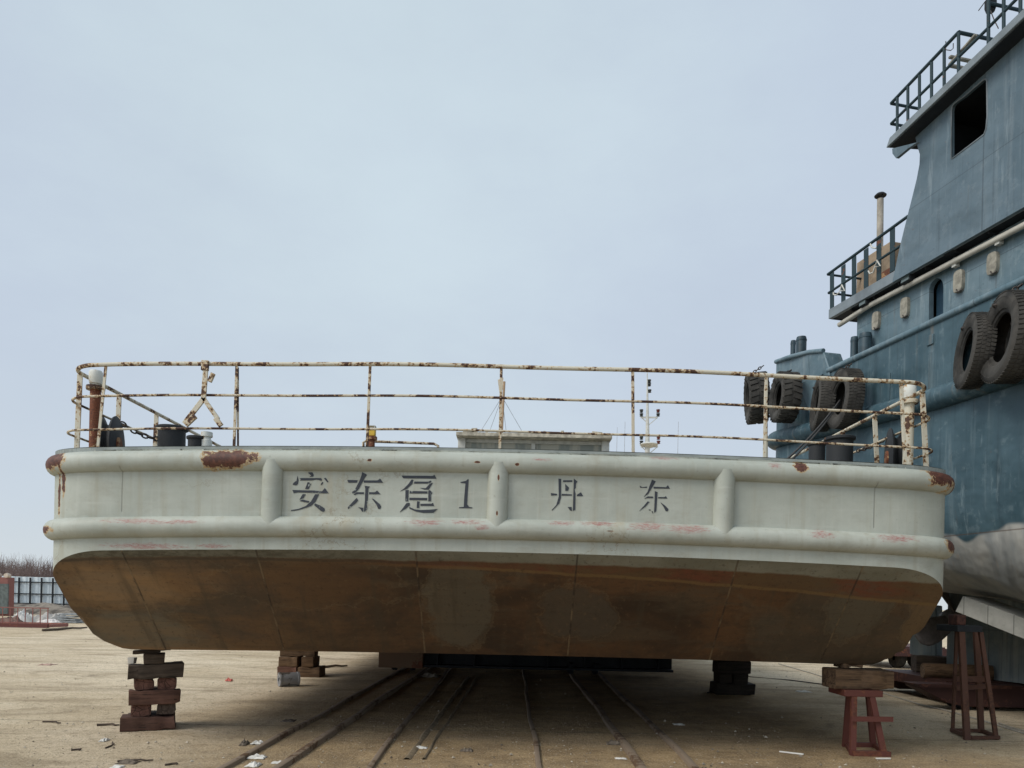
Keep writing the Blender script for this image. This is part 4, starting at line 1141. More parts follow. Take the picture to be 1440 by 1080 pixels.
for i, (px, py, out, hp, yaw, tilt, lab) in enumerate(tl):
    o = ty0 if i == 0 else ty1 if i == 4 else copy_tree(ty1 if i == 5 else ty0)
    c = TT(px, py, out)
    if i == 5: c = P(px, py, 15.6)
    k = (hp * c.y / F) / 1.09
    o.location = c; o.scale = (k, k * (0.85 if i == 1 else 0.95), k)
    o.rotation_euler = (R(tilt), R(tilt * 5 + i * 3 - 6), math.atan2(TO.y, TO.x) - math.pi / 2 + R(yaw))
    tag(o, lab, 'tyre', 'tyre fenders hanging along the tug')

# ------------------------------------------------------------------ timber stacks
def mat_wood(name, c0, c1, endc):
    n = NT(name)
    rnd = n.info()
    cmb = n.t.nodes.new('ShaderNodeCombineXYZ'); n.link(n.math('MULTIPLY', rnd, 53.0), cmb.inputs[0]); n.link(n.math('MULTIPLY', rnd, 21.0), cmb.inputs[1])
    v = n.addv(n.obj, cmb.outputs[0])
    gr = n.noise(1.0, 7, 0.65, k=(2.2, 26, 26), vec=v); lg = n.noise(3.5, 4, vec=v)
    k = n.mix(n.step(gr, 0.35, 0.65), C(*c0), C(*c1))
    k = n.mix(n.math('MULTIPLY', n.step(lg, 0.45, 0.65), 0.5), k, C(*endc))
    k = n.mix(n.math('MULTIPLY', n.step(n.noise(1.0, 5, k=(1.5, 40, 40), vec=v), 0.62, 0.68), 0.8), k, C(0.012, 0.009, 0.007))
    # end grain with radial checks
    nrm = n.t.nodes.new('ShaderNodeSeparateXYZ'); n.t.links.new(n.tc.outputs['Normal'], nrm.inputs[0])
    en = n.step(n.math('ABSOLUTE', nrm.outputs[0]), 0.7, 0.85)
    rings = n.noise(9, 5, 0.7, vec=v, dist=1.5)
    ek = n.mix(n.step(rings, 0.4, 0.62), C(*[q * 0.55 for q in endc]), C(*endc))
    ek = n.mix(n.step(n.voro(11, feature='DISTANCE_TO_EDGE', vec=v), 0.035, 0.01), ek, C(0.02, 0.013, 0.01))
    k = n.mix(en, k, ek)
    k = n.mix(n.math('MULTIPLY', rnd, 0.35), k, C(0.03, 0.024, 0.02))
    n.bump(n.math('ADD', gr, n.math('MULTIPLY', lg, 0.5)), 0.6, 0.012)
    return n.done(k, 0.88, 0, 0.2)
M_wood = mat_wood('old_grey_timber', (0.055, 0.042, 0.032), (0.115, 0.088, 0.066), (0.12, 0.085, 0.065))
M_woodd = mat_wood('black_timber', (0.016, 0.014, 0.012), (0.034, 0.028, 0.023), (0.030, 0.024, 0.020))  # near-black wood tones for the right stack
M_woodr = mat_wood('reddish_timber', (0.075, 0.038, 0.028), (0.145, 0.075, 0.052), (0.185, 0.092, 0.068))
M_woodb = mat_wood('brown_timber', (0.085, 0.050, 0.028), (0.19, 0.115, 0.062), (0.22, 0.14, 0.085))

def timber(L, wd, ht, loc, rz=0.0, mat=None, lab='', tilt=0.0, rough=0.010, rnd_ends=0.0, group=None, roll=0.0, name='timber_block', cat='timber'):
    nx, ny = 14, 4
    m = MB(); seed = random.uniform(0, 100)
    cs = []
    rc = 0.16 + 0.2 * rnd_ends
    # rounded-rectangle cross section
    for (sy, sz) in ((1, 1), (-1, 1), (-1, -1), (1, -1)):
        for q in range(4):
            a = {(1, 1): 0, (-1, 1): 90, (-1, -1): 180, (1, -1): 270}[(sy, sz)] + q * 30
            r_ = rc * min(wd, ht) * 0.5
            cs.append((sy * (wd / 2 - r_) + r_ * math.cos(R(a)), sz * (ht / 2 - r_) + r_ * math.sin(R(a))))
    rows = []
    for i in range(nx + 1):
        x = -L / 2 + L * i / nx
        row = []
        for (y, z) in cs:
            nn = noise.noise_vector(Vector((x * 4 + seed, y * 6, z * 6)))
            n2 = noise.noise_vector(Vector((x * 15 + seed, y * 17, z * 17)))
            edge = 1.0 if abs(abs(y) - wd / 2) < wd * 0.12 and abs(abs(z) - ht / 2) < ht * 0.12 else 0.0
            chip = max(0.0, noise.noise(Vector((x * 7 + seed, y * 3, z * 3))) - 0.1) * 0.05 * edge
            row.append(Vector((x + ((nn.x * 1.4 + n2.x * 0.8) * rough if i in (0, nx) else 0), (y + nn.y * rough * 1.3 + n2.y * rough * 0.5) - math.copysign(chip, y), z + (nn.z + n2.z * 0.6) * rough * (0.4 if abs(z) > ht * 0.45 else 1) - math.copysign(chip * 0.7, z))))
        rows.append(row)
    nC = len(cs); vs = [p for r_ in rows for p in r_]; fs = []
    for i in range(nx):
        for j in range(nC):
            k = (j + 1) % nC; fs.append((i * nC + j, i * nC + k, (i + 1) * nC + k, (i + 1) * nC + j))
    fs.append(tuple(range(nC))); fs.append(tuple(nx * nC + j for j in reversed(range(nC))))
    m.add(vs, fs)
    o = m.build(name, mat or M_wood, None, angle=40)
    o.location = loc; o.rotation_euler = (roll, tilt, rz)
    tag(o, lab, cat, group)
    return o
g1 = 'timbers of the stack under the near left corner'
sx = 8.72 / F
X0 = lambda px, py, Y: P(px, py, Y).x
Yf = 8.80
TA = R(24)
def lt(px0, px1, z0, h, wd, mat, lab, y=Yf, rz=0.0, **k):
    x0, x1 = X0(px0, 990, 8.65), X0(px1, 990, 8.65); off = y - Yf
    timber((x1 - x0) * 0.90, wd, h, ((x0 + x1) / 2 - off * 0.434, Yf - 0.02 + off * 0.9, z0 + h / 2), mat=mat, lab=lab, group=g1, rz=rz + TA, **k)
def ltd(px0, px1, z0, h, L, mat, lab, y=Yf, dr=0.0, **k):
    x0, x1 = X0(px0, 990, 8.65), X0(px1, 990, 8.65)
    xm_ = X0(206, 990, 8.65); xc = (x0 + x1) / 2
    p = Vector((xm_, Yf - 0.02)) + Vector((0.9, 0.434)) * (xc - xm_) * 0.9 + Vector((-0.434, 0.9)) * 0.07
    timber(L, (x1 - x0) * 0.90, h, (p.x, p.y, z0 + h / 2), rz=R(90) + dr * 0.5 + TA, mat=mat, lab=lab, group=g1, **k)
lt(163, 240, 0.0, 0.165, 0.30, M_woodr, 'bottom timber of the near left stack, lying flat on the ground', rz=R(-2), rough=0.014)
lt(172, 232, 0.0, 0.16, 0.22, M_wood, 'ground timber lying behind the bottom one of the near left stack', y=Yf + 0.30)
ltd(177, 205, 0.165, 0.135, 0.30, M_woodr, 'round-ended reddish block, left of the lower pair in the near left stack', rnd_ends=1.6, dr=R(4))
ltd(214, 240, 0.165, 0.135, 0.30, M_wood, 'square cracked grey block, right of the lower pair in the near left stack', rnd_ends=0.4, dr=R(-3))
lt(174, 247, 0.30, 0.165, 0.22, M_woodr, 'long brown middle timber between the two pairs of the near left stack', rz=R(1.5), rough=0.012)
lt(182, 238, 0.30, 0.16, 0.2, M_wood, 'rear middle timber hidden behind the brown one in the near left stack', y=Yf + 0.3)
ltd(180, 208, 0.465, 0.13, 0.30, M_woodr, 'dark red block, left of the upper pair in the near left stack', rnd_ends=0.9, dr=R(6))
ltd(215, 241, 0.465, 0.135, 0.30, M_woodr, 'rounded red block, right of the upper pair in the near left stack', rnd_ends=1.5, dr=R(-5))
lt(172, 250, 0.60, 0.165, 0.26, M_wood, 'tilted long grey timber topping the pairs of the near left stack', tilt=R(-2.5), rz=R(3), rough=0.014)
lt(194, 223, 0.765, 0.125, 0.26, M_wood, 'short thick stump standing on the tilted timber', rough=0.012, rnd_ends=1.0)
lt(178, 217, 0.885, 0.04, 0.2, M_wood, 'thin split board lying on the short stump', tilt=R(-5), rough=0.008)
lt(189, 231, 0.925, 0.035, 0.16, M_wood, 'top wedge slipped right under the near left barge corner', tilt=R(5), rough=0.006)
o = timber(0.07, 0.09, 0.07, (X0(181, 950, 8.65), 8.72, 0.80), mat=simple('pale_stone', (0.42, 0.40, 0.36), 0.9), lab='small pale stone chip beside the stump on the tilted timber', rough=0.012, name='stone_chip', cat='stone')
# far left stack
g2 = 'timbers of the stack under the far left side'
Yg = 14.9
def ft(px0, px1, z0, h, wd, lab, mat=M_woodb, y=Yg, group=g2, Yp=14.7, **k):
    x0, x1 = X0(px0, 940, Yp), X0(px1, 940, Yp)
    timber(x1 - x0, wd, h, ((x0 + x1) / 2, y, z0 + h / 2), mat=mat, lab=lab, group=group, **k)
ft(391, 418, 0.0, 0.2, 0.5, 'stubby left ground block of the far left stack behind the steel roller', M_woodr)
ft(419, 450, 0.0, 0.2, 0.5, 'long right ground block of the far left stack, jutting right')
ft(393, 418, 0.20, 0.19, 0.5, 'left second-row block of the far left stack')
ft(425, 441, 0.20, 0.19, 0.5, 'right second-row block of the far left stack')
ft(392, 441, 0.39, 0.19, 0.3, 'full-width third-row timber of the far left stack')
ft(395, 413, 0.58, 0.18, 0.4, 'left orange-brown fourth-row block of the far left stack')
ft(414, 440, 0.58, 0.18, 0.4, 'right dark fourth-row block of the far left stack', M_woodr)
ft(396, 438, 0.76, 0.19, 0.35, 'top timber of the far left stack, touching the barge bottom')
# right stack
g3 = 'dark timbers of the stack under the right side'
Yh = 13.5
def rt(px0, px1, z0, h, wd, lab, **k):
    ft(px0, px1, z0, h, wd, lab, M_woodd, Yh, g3, 13.3, **k)
rt(1008, 1062, 0.0, 0.20, 0.5, 'widest ground timber of the dark right stack')
rt(1012, 1030, 0.20, 0.17, 0.45, 'left second-row block of the dark right stack')
rt(1032, 1052, 0.20, 0.17, 0.45, 'right second-row block of the dark right stack')
rt(1010, 1057, 0.37, 0.22, 0.4, 'thick middle timber of the dark right stack')
rt(1012, 1033, 0.59, 0.19, 0.4, 'left upper block of the dark right stack')
rt(1036, 1055, 0.59, 0.19, 0.4, 'right upper block of the dark right stack')
rt(1010, 1056, 0.78, 0.185, 0.4, 'top timber of the dark right stack, touching the barge bottom')

# steel roller in front of the far left stack
c = G(406, 965)
rl = empty('steel_roller', (c.x, c.y, 0))
tag(rl, 'short grey steel roller lying before the far left timber stack', 'roller')
ax = Vector((0.86, 0.5, 0)).normalized(); rr = 0.125
cc = Vector((c.x, c.y, rr))
M_steel = rusty('scuffed_grey_steel', (0.27, 0.27, 0.275), amount=0.30, scale=9, tan=False, rust=(0.05, 0.045, 0.042))
MB().lathe([(0.02, -0.17), (rr, -0.17), (rr, -0.14), (rr * 0.93, -0.135), (rr * 0.93, 0.135), (rr, 0.14), (rr, 0.17), (0.02, 0.17)], cc, axis=ax, seg=28).build('drum', M_steel, rl)
MB().lathe([(0.0, -0.178), (0.03, -0.178), (0.03, 0.178), (0.0, 0.178)], cc, axis=ax, seg=12).build('axle_hole', M_dark, rl)

# launching cradle under the barge
cr = empty('launching_cradle', (0.1, 16.1, 0))
tag(cr, 'heavy brown steel cradle beam carrying the middle of the barge', 'cradle')
M_crad = rusty('brown_cradle_steel', (0.20, 0.125, 0.075), amount=0.28, scale=3, tan=False)
xl, xr = X0(518, 940, 15.8), X0(948, 940, 15.8)
xm = X0(594, 940, 15.8)
MB().box(((xl + 0.2 + xm) / 2, 16.1, 0.5), (xm - xl - 0.2, 0.5, 0.78)).build('end_box', M_crad, cr, bevel=0.01)
m = MB(); m.box(((xm + xr) / 2 + 0.01, 16.2, 0.5), (xr - xm, 0.25, 0.62)); m.box(((xm + xr) / 2 + 0.01, 16.15, 0.85), (xr - xm - 0.02, 0.6, 0.05)); m.box(((xm + xr) / 2 + 0.01, 16.15, 0.16), (xr - xm - 0.02, 0.6, 0.05))
m.build('cross_beam', M_dark, cr, bevel=0.006)
for i in range(7):
    x = xm + 0.3 + (xr - xm - 0.6) * i / 6
    MB().box((x, 16.0, 0.5), (0.03, 0.22, 0.64)).build('web_stiffener', M_dark, cr)
MB().box(((xl + xr) / 2, 16.1, 0.925), (xr - xl, 0.4, 0.10)).build('packing_timber', M_woodb, cr)
for x in (-2.48, -2.1, 1.28, 1.8):
    MB().lathe([(0, -0.06), (0.09, -0.06), (0.13, -0.03), (0.13, 0.06), (0, 0.06)], (x, 16.1, 0.17), axis=(1, 0, 0), seg=20).build('wheel', M_dark, cr)
for yy in (19.5, 23.0, 27.0):
    MB().box((0.1, yy, 0.49), (5.4, 0.4, 0.6)).build('cross_beam', M_crad, cr)
for x in (-2.3, 1.55):
    MB().box((x, 21.6, 0.88), (0.3, 10.6, 0.14)).build('runner_beam', M_crad, cr)
for x in (-2.3, 1.55):
    for yy in (19.5, 23, 27):
        MB().lathe([(0, -0.06), (0.14, -0.06), (0.14, 0.06), (0, 0.06)], (x, yy, 0.19), axis=(1, 0, 0), seg=16).build('wheel', M_dark, cr)

# launching rails set in the yard
M_ir = rusty('worn_rail_steel', (0.24, 0.185, 0.135), amount=0.35, scale=12, tan=False, rust=(0.07, 0.045, 0.03))
def rail(p0, p1, wd, hh, lab, far=24.0):
    a, b = G(*p0), G(*p1)
    d_ = (b - a)
    k0 = (3.2 - a.y) / d_.y; k1 = (far - a.y) / d_.y
    pts = []
    for i in range(41):
        k = k0 + (k1 - k0) * i / 40
        q = a + d_ * k
        q.x += 0.012 * math.sin(q.y * 0.9 + a.x * 3) + 0.008 * math.sin(q.y * 2.3 + a.x)
        pts.append(q)
    rows = []
    for q in pts:
        zz = hh + 0.006 * math.sin(q.y * 1.7)
        rows.append([q + Vector((-wd * 0.7, 0, -0.02)), q + Vector((-wd * 0.5, 0, zz * 0.9)), q + Vector((-wd * 0.35, 0, zz)), q + Vector((wd * 0.35, 0, zz)), q + Vector((wd * 0.5, 0, zz * 0.9)), q + Vector((wd * 0.7, 0, -0.02))])
    o = MB().grid(rows).build('launching_rail', M_ir, None, angle=40)
    tag(o, lab, 'rail', 'launching rails running under the barge')
rail((320, 1080), (540, 957), 0.06, 0.042, 'leftmost steel launching rail, passing beside white paper scraps')
rail((395, 1080), (579, 956), 0.07, 0.05, 'second launching rail from the left, wide with a dark edge')
rail((521, 1078), (620, 957), 0.05, 0.035, 'thin rail half sunk in earth, left of the middle')
rail((757, 1078), (737.8, 957), 0.045, 0.03, 'thin worn rail nearest the middle, almost buried')
rail((903, 1080), (822.7, 974.5), 0.075, 0.042, 'right broad launching rail with a rag across it')
rail((976, 1080), (879.4, 985.5), 0.06, 0.04, 'rightmost launching rail, partly covered by sand')
# ruts between the rails
gm = MB()
for (p0, p1, wd) in (((586, 1050), (655, 957), 0.06), ((607, 1050), (668, 957), 0.035)):
    a, b = G(*p0), G(*p1)
    rows = []
    for i in range(41):
        q = a.lerp(b, i / 40.0 * 1.2 - 0.1); q.x += 0.03 * noise.noise(Vector((q.y * 1.3, a.x, 0)))
        w2 = wd * (0.6 + 0.5 * noise.noise(Vector((q.y * 2.1, 5, a.x))))
        rows.append([q + Vector((-w2, 0, 0.002)), q + Vector((-w2 * 0.3, 0, 0.022)), q + Vector((w2 * 0.4, 0, 0.018)), q + Vector((w2, 0, 0.002))])
    gm.grid(rows)
tag(gm.build('earth_rut', simple('rut_earth', (0.20, 0.155, 0.10), 0.95, 0.3, 9), None), kind='structure')

# ------------------------------------------------------------------ steel stands
def bar2(m, a, b, w): m.bar(a, b, w, w)
M_red = rusty('red_oxide_paint', (0.125, 0.042, 0.032), amount=0.3, scale=7, tan=False, rust=(0.08, 0.03, 0.02))
Ys, Yb_ = 8.16, 8.52
c = G(1220, 1060)
sd_ = empty('support_stand', (c.x, 8.3, 0))
tag(sd_, 'low red steel stand under the right barge end, holding a wooden beam', 'stand')
ztop = 0.70
xa, xb = P(1186, 974, Ys).x, P(1240, 974, Ys).x
MB().box(((xa + xb) / 2, (Ys + Yb_) / 2, ztop - 0.035), (xb - xa, 0.42, 0.07)).build('top_plate', M_red, sd_, bevel=0.005)
def leg(tp, bt, y0, y1, w=0.06, root=sd_, zt=ztop - 0.07, mat=M_red, nm='leg'):
    a = Vector((P(tp[0], tp[1], y0).x, y0, zt)); b = Vector((P(bt[0], bt[1], y1).x, y1, 0.0))
    d_ = (b - a).normalized(); ref = Vector((0, 1, 0)); x = Vector((1, 0, 0))
    m = MB()
    # angle iron: two flanges
    m.bar(a, b, w, 0.010, up=(0, 1, 0)); m.bar(a + x * (-w / 2 + 0.005) + ref * (w * 0.3), b + x * (-w / 2 + 0.005) + ref * (w * 0.3), 0.010, w * 0.6, up=(0, 1, 0))
    m.build(nm, mat, root)
leg((1201.5, 978), (1200, 1061), Ys - 0.02, Ys - 0.06); leg((1227, 978), (1244.5, 1062), Ys - 0.02, Ys - 0.06)
leg((1195, 978), (1189, 1055), Yb_ - 0.03, Yb_ + 0.08); leg((1222, 978), (1229, 1055), Yb_ - 0.03, Yb_ + 0.08)
a = P(1197, 1011, Ys - 0.08); b = P(1256, 1011.5, Ys - 0.08); MB().bar(a, b, 0.012, 0.055).build('brace', M_red, sd_)
a = G(1194, 1061); b = G(1249, 1063); a.y = b.y = Ys - 0.06
m = MB().bar((a.x, a.y, 0.028), (b.x, a.y, 0.028), 0.06, 0.055); m.bar((P(1189, 1055, 8.6).x, Yb_ + 0.1, 0.027), (P(1231, 1055, 8.6).x, Yb_ + 0.1, 0.027), 0.05, 0.05)
m.bar((a.x + 0.02, a.y + 0.03, 0.026), (P(1189, 1055, 8.6).x + 0.02, Yb_ + 0.08, 0.026), 0.05, 0.048); m.bar((b.x - 0.03, a.y + 0.03, 0.026), (P(1231, 1055, 8.6).x, Yb_ + 0.08, 0.026), 0.05, 0.048)
m.build('base_frame', M_red, sd_)
xa, xb = P(1179, 957, 8.1).x, P(1265, 957, 8.1).x
timber(xb - xa, 0.34, 0.215, ((xa + xb) / 2, 8.36, ztop + 0.108), mat=M_woodb, lab='thick cracked wooden beam lying on the low red stand', rough=0.012, rz=R(1.5))
xa, xb = P(1192, 938, 8.2).x, P(1217, 938, 8.2).x
timber(0.22, 0.26, 0.05, ((xa + xb) / 2 + 0.02, 8.45, 0.945), mat=M_woodb, lab='small wooden wedge between the red stand beam and the barge bottom', rough=0.006)

M_sled = rusty('dark_red_sled_paint', (0.05, 0.021, 0.018), amount=0.35, scale=5, tan=False, rust=(0.05, 0.022, 0.018))
Yt, Yu = 9.28, 9.74
c = G(1375, 1040)
tr = empty('steel_trestle', (c.x, 9.5, 0))
tag(tr, 'tall brown steel trestle standing under the tug bilge at right', 'trestle')
M_brn = rusty('brown_trestle_paint', (0.105, 0.052, 0.037), amount=0.4, scale=7, tan=False, rust=(0.06, 0.03, 0.022))
zt2 = 1.40
xa, xb = P(1346, 875, Yt).x, P(1381, 875, Yt).x
MB().box(((xa + xb) / 2, 9.5, zt2 - 0.04), (xb - xa, 0.46, 0.08)).build('top_plate', M_dark, tr, bevel=0.004)
MB().box((xa + 0.08, 9.42, zt2 + 0.065), (0.11, 0.2, 0.13)).build('packing_block', M_sled, tr, bevel=0.01)
leg((1353, 882), (1361, 1040), Yt, Yt - 0.06, 0.072, tr, zt2 - 0.08, M_brn)
leg((1380, 886), (1402, 1038), Yt + 0.05, Yt, 0.05, tr, zt2 - 0.08, M_brn)
leg((1346, 884), (1340, 1031), Yu - 0.05, Yu + 0.03, 0.038, tr, zt2 - 0.08, M_brn)
leg((1374, 882), (1381, 1033), Yu - 0.05, Yu + 0.02, 0.066, tr, zt2 - 0.08, M_brn)
m = MB(); f = [Vector((P(1361, 1040, Yt).x, Yt - 0.06, 0.03)), Vector((P(1404, 1038, Yt).x, Yt, 0.03)), Vector((P(1383, 1033, Yu).x, Yu + 0.03, 0.03)), Vector((P(1340, 1031, Yu).x, Yu + 0.03, 0.03))]
for i in range(4): m.bar(f[i] + Vector((0, 0, 0.001 * i)), f[(i + 1) % 4] + Vector((0, 0, 0.001 * i)), 0.045, 0.04)
m.build('base_frame', M_brn, tr)
MB().bar(P(1345, 955, Yt + 0.2), P(1392, 955, Yt + 0.2), 0.015, 0.07).build('brace', M_brn, tr)
MB().bar(P(1345, 968, Yu - 0.1), P(1390, 965, Yt + 0.3), 0.015, 0.06).build('brace', M_brn, tr)

# dark red sled carrying the tug keel, and a log before it
zs = 0.36
a = G(1292, 966, zs); Ysl = 11.9
sl0 = P(1291, 966, Ysl)
sled = empty('keel_sled', (7.2, 12.6, 0))
tag(sled, 'low dark red steel sled with upturned end, carrying the tug keel', 'sled')
x0 = sl0.x
pf = [(x0, 0.40), (x0 + 5.5, 0.40), (x0 + 5.5, 0.06), (x0 + 0.75, 0.06), (x0 + 0.45, 0.12), (x0 + 0.03, 0.34)]
MB().prism(pf, lambda p: Vector((p[0], Ysl, p[1])), lambda p: Vector((p[0], Ysl + 0.45, p[1]))).build('runner', M_sled, sled, bevel=0.01)
MB().prism(pf, lambda p: Vector((p[0] + 0.2, Ysl + 2.4, p[1])), lambda p: Vector((p[0] + 0.2, Ysl + 2.8, p[1]))).build('runner', M_sled, sled, bevel=0.01)
MB().box((x0 + 3.0, Ysl + 1.42, 0.33), (4.6, 1.93, 0.17)).build('deck_plate', M_sled, sled)
MB().bar((x0 + 0.02, Ysl - 0.02, 0.385), (x0 + 5.4, Ysl - 0.02, 0.385), 0.05, 0.05).build('edge_lip', M_sled, sled)
for x in (x0 + 0.8, x0 + 2.2, x0 + 3.6):
    MB().lathe([(0, -0.2), (0.1, -0.2), (0.1, 0.2), (0, 0.2)], (x, Ysl + 0.25, 0.1), axis=(0, 1, 0), seg=16).build('roller', M_dark, sled)
a = P(1297, 952, 13.0); b = P(1345, 956, 12.7)
lg = MB().tube([(a.x, 13.0, 0.53), (a.x + 0.5, 12.9, 0.53), (b.x + 0.6, 12.7, 0.53)], [0.125, 0.13, 0.135], 18).build('wooden_log', M_woodb, None)
tag(lg, 'short brown log lying on the dark red sled below the rudder', 'log')
a = P(1318, 938, 13.7); b = P(1365, 945, 13.5)
o = timber(1.5, 0.4, 0.3, (a.x + 0.5, 13.9, 0.57), mat=M_wood, lab='square grey timber on the sled, under the tug keel end', rz=R(-14), name='timber_block')

# ------------------------------------------------------------------ ropes and cables
M_rope = simple('grey_wire_rope', (0.05, 0.047, 0.045), 0.8, 0.3, 30)
a = TT(1181, 563, 0.3)
for i, (q, lab) in enumerate((((1111, 640), 'upper of two dark mooring lines from the tug tyre to the barge deck'), ((1118, 640), 'lower of two dark mooring lines from the tug tyre to the barge deck'))):
    e_ = P(q[0], q[1], 8.6); st0 = a + Vector((0, 0, -0.03 * i))
    e2 = st0 + (e_ - st0) * 1.10
    o = MB().tube([st0.lerp(e2, k / 10.0) - Vector((0, 0, 0.05 * 4 * (k / 10) * (1 - k / 10))) for k in range(11)], 0.013, 8).build('mooring_line', M_rope, None)
    tag(o, lab, 'rope', 'mooring lines between tug and barge')
def cable(pts, r, lab, mat=M_rope):
    o = MB().tube([G(*p) + Vector((0, 0, r)) for p in pts], r, 6).build('ground_cable', mat, None); tag(o, lab, 'cable'); return o
M_pcab = simple('pale_cable', (0.38, 0.35, 0.30), 0.8, 0.2, 20)
cable([(1095, 934), (1140, 947), (1190, 963), (1240, 975), (1295, 992), (1330, 1000), (1400, 1020), (1470, 1042)], 0.013, 'pale thin cable trailing on the ground behind the red stand', M_pcab)
cable([(1262, 949), (1300, 958), (1340, 965), (1400, 972), (1470, 980)], 0.018, 'dark cable running along the ground toward the sled')
cable([(995, 975), (1050, 952), (1110, 957), (1180, 966)], 0.012, 'short dark cable on the ground beside the dark right timber stack')
cable([(1405, 1018), (1425, 1025), (1445, 1030)], 0.011, 'pale cable end lying right of the brown trestle', M_pcab)

# ------------------------------------------------------------------ litter
M_pap = simple('dirty_white_paper', (0.62, 0.60, 0.55), 0.85, 0.15, 15)
M_pink = simple('red_plastic_scrap', (0.55, 0.14, 0.11), 0.6, 0.25, 15)
M_twig = simple('dead_twig', (0.075, 0.055, 0.04), 0.9, 0.3, 15)
M_rag = simple('dirty_rag', (0.13, 0.105, 0.08), 0.9, 0.35, 12)
def crumple(px, py, wpx, dep, hh, mat, name, lab, cat, seed, rz=0.0):
    c = G(px, py); k = c.y / F; L = wpx * k
    n_ = 9; m = MB(); rows = []
    for i in range(n_):
        row = []
        for j in range(n_):
            u, v = -1 + 2 * i / (n_ - 1), -1 + 2 * j / (n_ - 1)
            rr_ = max(abs(u), abs(v)); ed = 1 + 0.35 * noise.noise(Vector((u * 2 + seed, v * 2, 3)))
            z = max(0.004, hh * (1 - rr_ ** 1.5 * 0.8) * (0.55 + 0.9 * noise.noise(Vector((u * 3, v * 3, seed)))) + hh * 0.25 * noise.noise(Vector((u * 7, v * 7, seed + 9))))
            row.append(Vector((u * L / 2 * ed, v * dep / 2 * ed, z)))
        rows.append(row)
    m.grid(rows)
    o = m.build(name, mat, None, angle=25)
    o.location = c; o.rotation_euler.z = rz
    o.modifiers.new('solid', 'SOLIDIFY').thickness = 0.003
    tag(o, lab, cat)
    return o
crumple(362, 1046, 15, 0.12, 0.05, M_pap, 'paper_scrap', 'crumpled white paper beside the leftmost launching rail, farthest of its three', 'litter', 1)
crumple(362, 1066, 24, 0.13, 0.045, M_pap, 'paper_scrap', 'wide flat white scrap between the two left launching rails', 'litter', 2)
crumple(357, 1077, 18, 0.14, 0.06, M_pap, 'paper_scrap', 'crumpled white cup scrap at the bottom edge beside the left rail', 'litter', 3)
crumple(391, 1073, 17, 0.1, 0.03, M_pap, 'paper_scrap', 'thin pale scrap touching the second launching rail from the left', 'litter', 4)
crumple(592, 1052, 18, 0.10, 0.03, M_pap, 'paper_scrap', 'small white leaf-like scrap right of the thin sunken rail', 'litter', 5)
crumple(656, 1056, 18, 0.10, 0.04, M_rag, 'rag_scrap', 'small dark curled scrap on bare earth left of the middle rail', 'litter', 6)
crumple(344, 1047, 10, 0.16, 0.07, M_rag, 'dirt_clump', 'dark earth clump beside the farthest white paper', 'clump', 7)
crumple(322, 958, 9, 0.12, 0.10, M_pink, 'plastic_scrap', 'small red plastic scrap on the sunlit yard between the left stacks', 'litter', 8)
crumple(67, 935, 18, 0.3, 0.04, simple('pinkish_cloth', (0.38, 0.25, 0.2), 0.9), 'cloth_scrap', 'faded pinkish cloth scrap on the open yard at far left', 'litter', 9)
crumple(863, 1046, 20, 0.16, 0.06, M_rag, 'rag_scrap', 'brown rag draped across the right broad rail', 'rag', 10)
crumple(873, 1067, 16, 0.07, 0.02, M_pap, 'paper_scrap', 'narrow pale scrap just left of the right broad rail', 'litter', 11)
crumple(954, 1019, 15, 0.12, 0.03, M_pap, 'paper_scrap', 'grey-white scrap in the shade right of the rails', 'litter', 12)
crumple(1130, 973, 18, 0.2, 0.04, M_pap, 'plastic_scrap', 'white plastic shreds on the ground left of the red stand', 'litter', 13)
crumple(147, 1042, 9, 0.12, 0.05, M_pap, 'paper_scrap', 'small pale tissue on the yard below the near left stack', 'litter', 14)
crumple(180, 1073, 26, 0.12, 0.05, M_rag, 'rag_scrap', 'dark crumpled rag at the bottom edge below the near left stack', 'rag', 15)
crumple(165, 1079, 16, 0.1, 0.03, M_pap, 'paper_scrap', 'flat white paper next to the dark rag at the bottom edge', 'litter', 16)
crumple(406, 1014, 18, 0.16, 0.03, M_rag, 'rag_scrap', 'brown flattened rag between the roller and the left rail', 'rag', 17)
crumple(605, 952, 24, 0.35, 0.12, simple('grey_sacking', (0.25, 0.22, 0.18), 0.9), 'sacking', 'grey sacking heap beside the end of the cradle beam', 'sacking', 18)
M_strip = simple('white_strip', (0.72, 0.70, 0.64), 0.7, 0.08)
for (p0, p1, lab) in (((1096, 1058), (1130, 1062), 'longer white plastic strip lying left of the red stand'), ((1232, 1068), (1252, 1068), 'short white plastic strip before the red stand')):
    a, b = G(*p0), G(*p1); o = MB().bar(a + Vector((0, 0, 0.01)), b + Vector((0, 0, 0.01)), 0.026, 0.014).build('plastic_strip', M_strip, None, bevel=0.003); tag(o, lab, 'strip')
def stick(p0, p1, r, lab, name='twig', mat=M_twig, bend=0.04):
    a, b = G(*p0), G(*p1); mid = (a + b) / 2 + Vector((bend, bend * 0.6, 0))
    pts = [a + Vector((0, 0, r)), (a + mid) / 2 + Vector((0, 0.02, r)), mid + Vector((0, 0, r * 1.6)), (mid + b) / 2 + Vector((0, -0.02, r)), b + Vector((0, 0, r))]
    o = MB().tube(pts, [r, r, r * 0.9, r * 0.8, r * 0.6], 6).build(name, mat, None); tag(o, lab, name)
stick((60, 1016), (85, 1018), 0.012, 'bent dark twig on the open yard at far left')
stick((136, 1021), (168, 1021), 0.014, 'dark rod sticking out left of the near left stack base')
stick((148, 1053), (158, 1044), 0.008, 'short upright-looking twig beside the small tissue')
stick((100, 1056), (112, 1056), 0.010, 'small dark splinter at lower left, far from the stack')
stick((165, 1072), (215, 1070), 0.010, 'long twig lying over the dark rag')
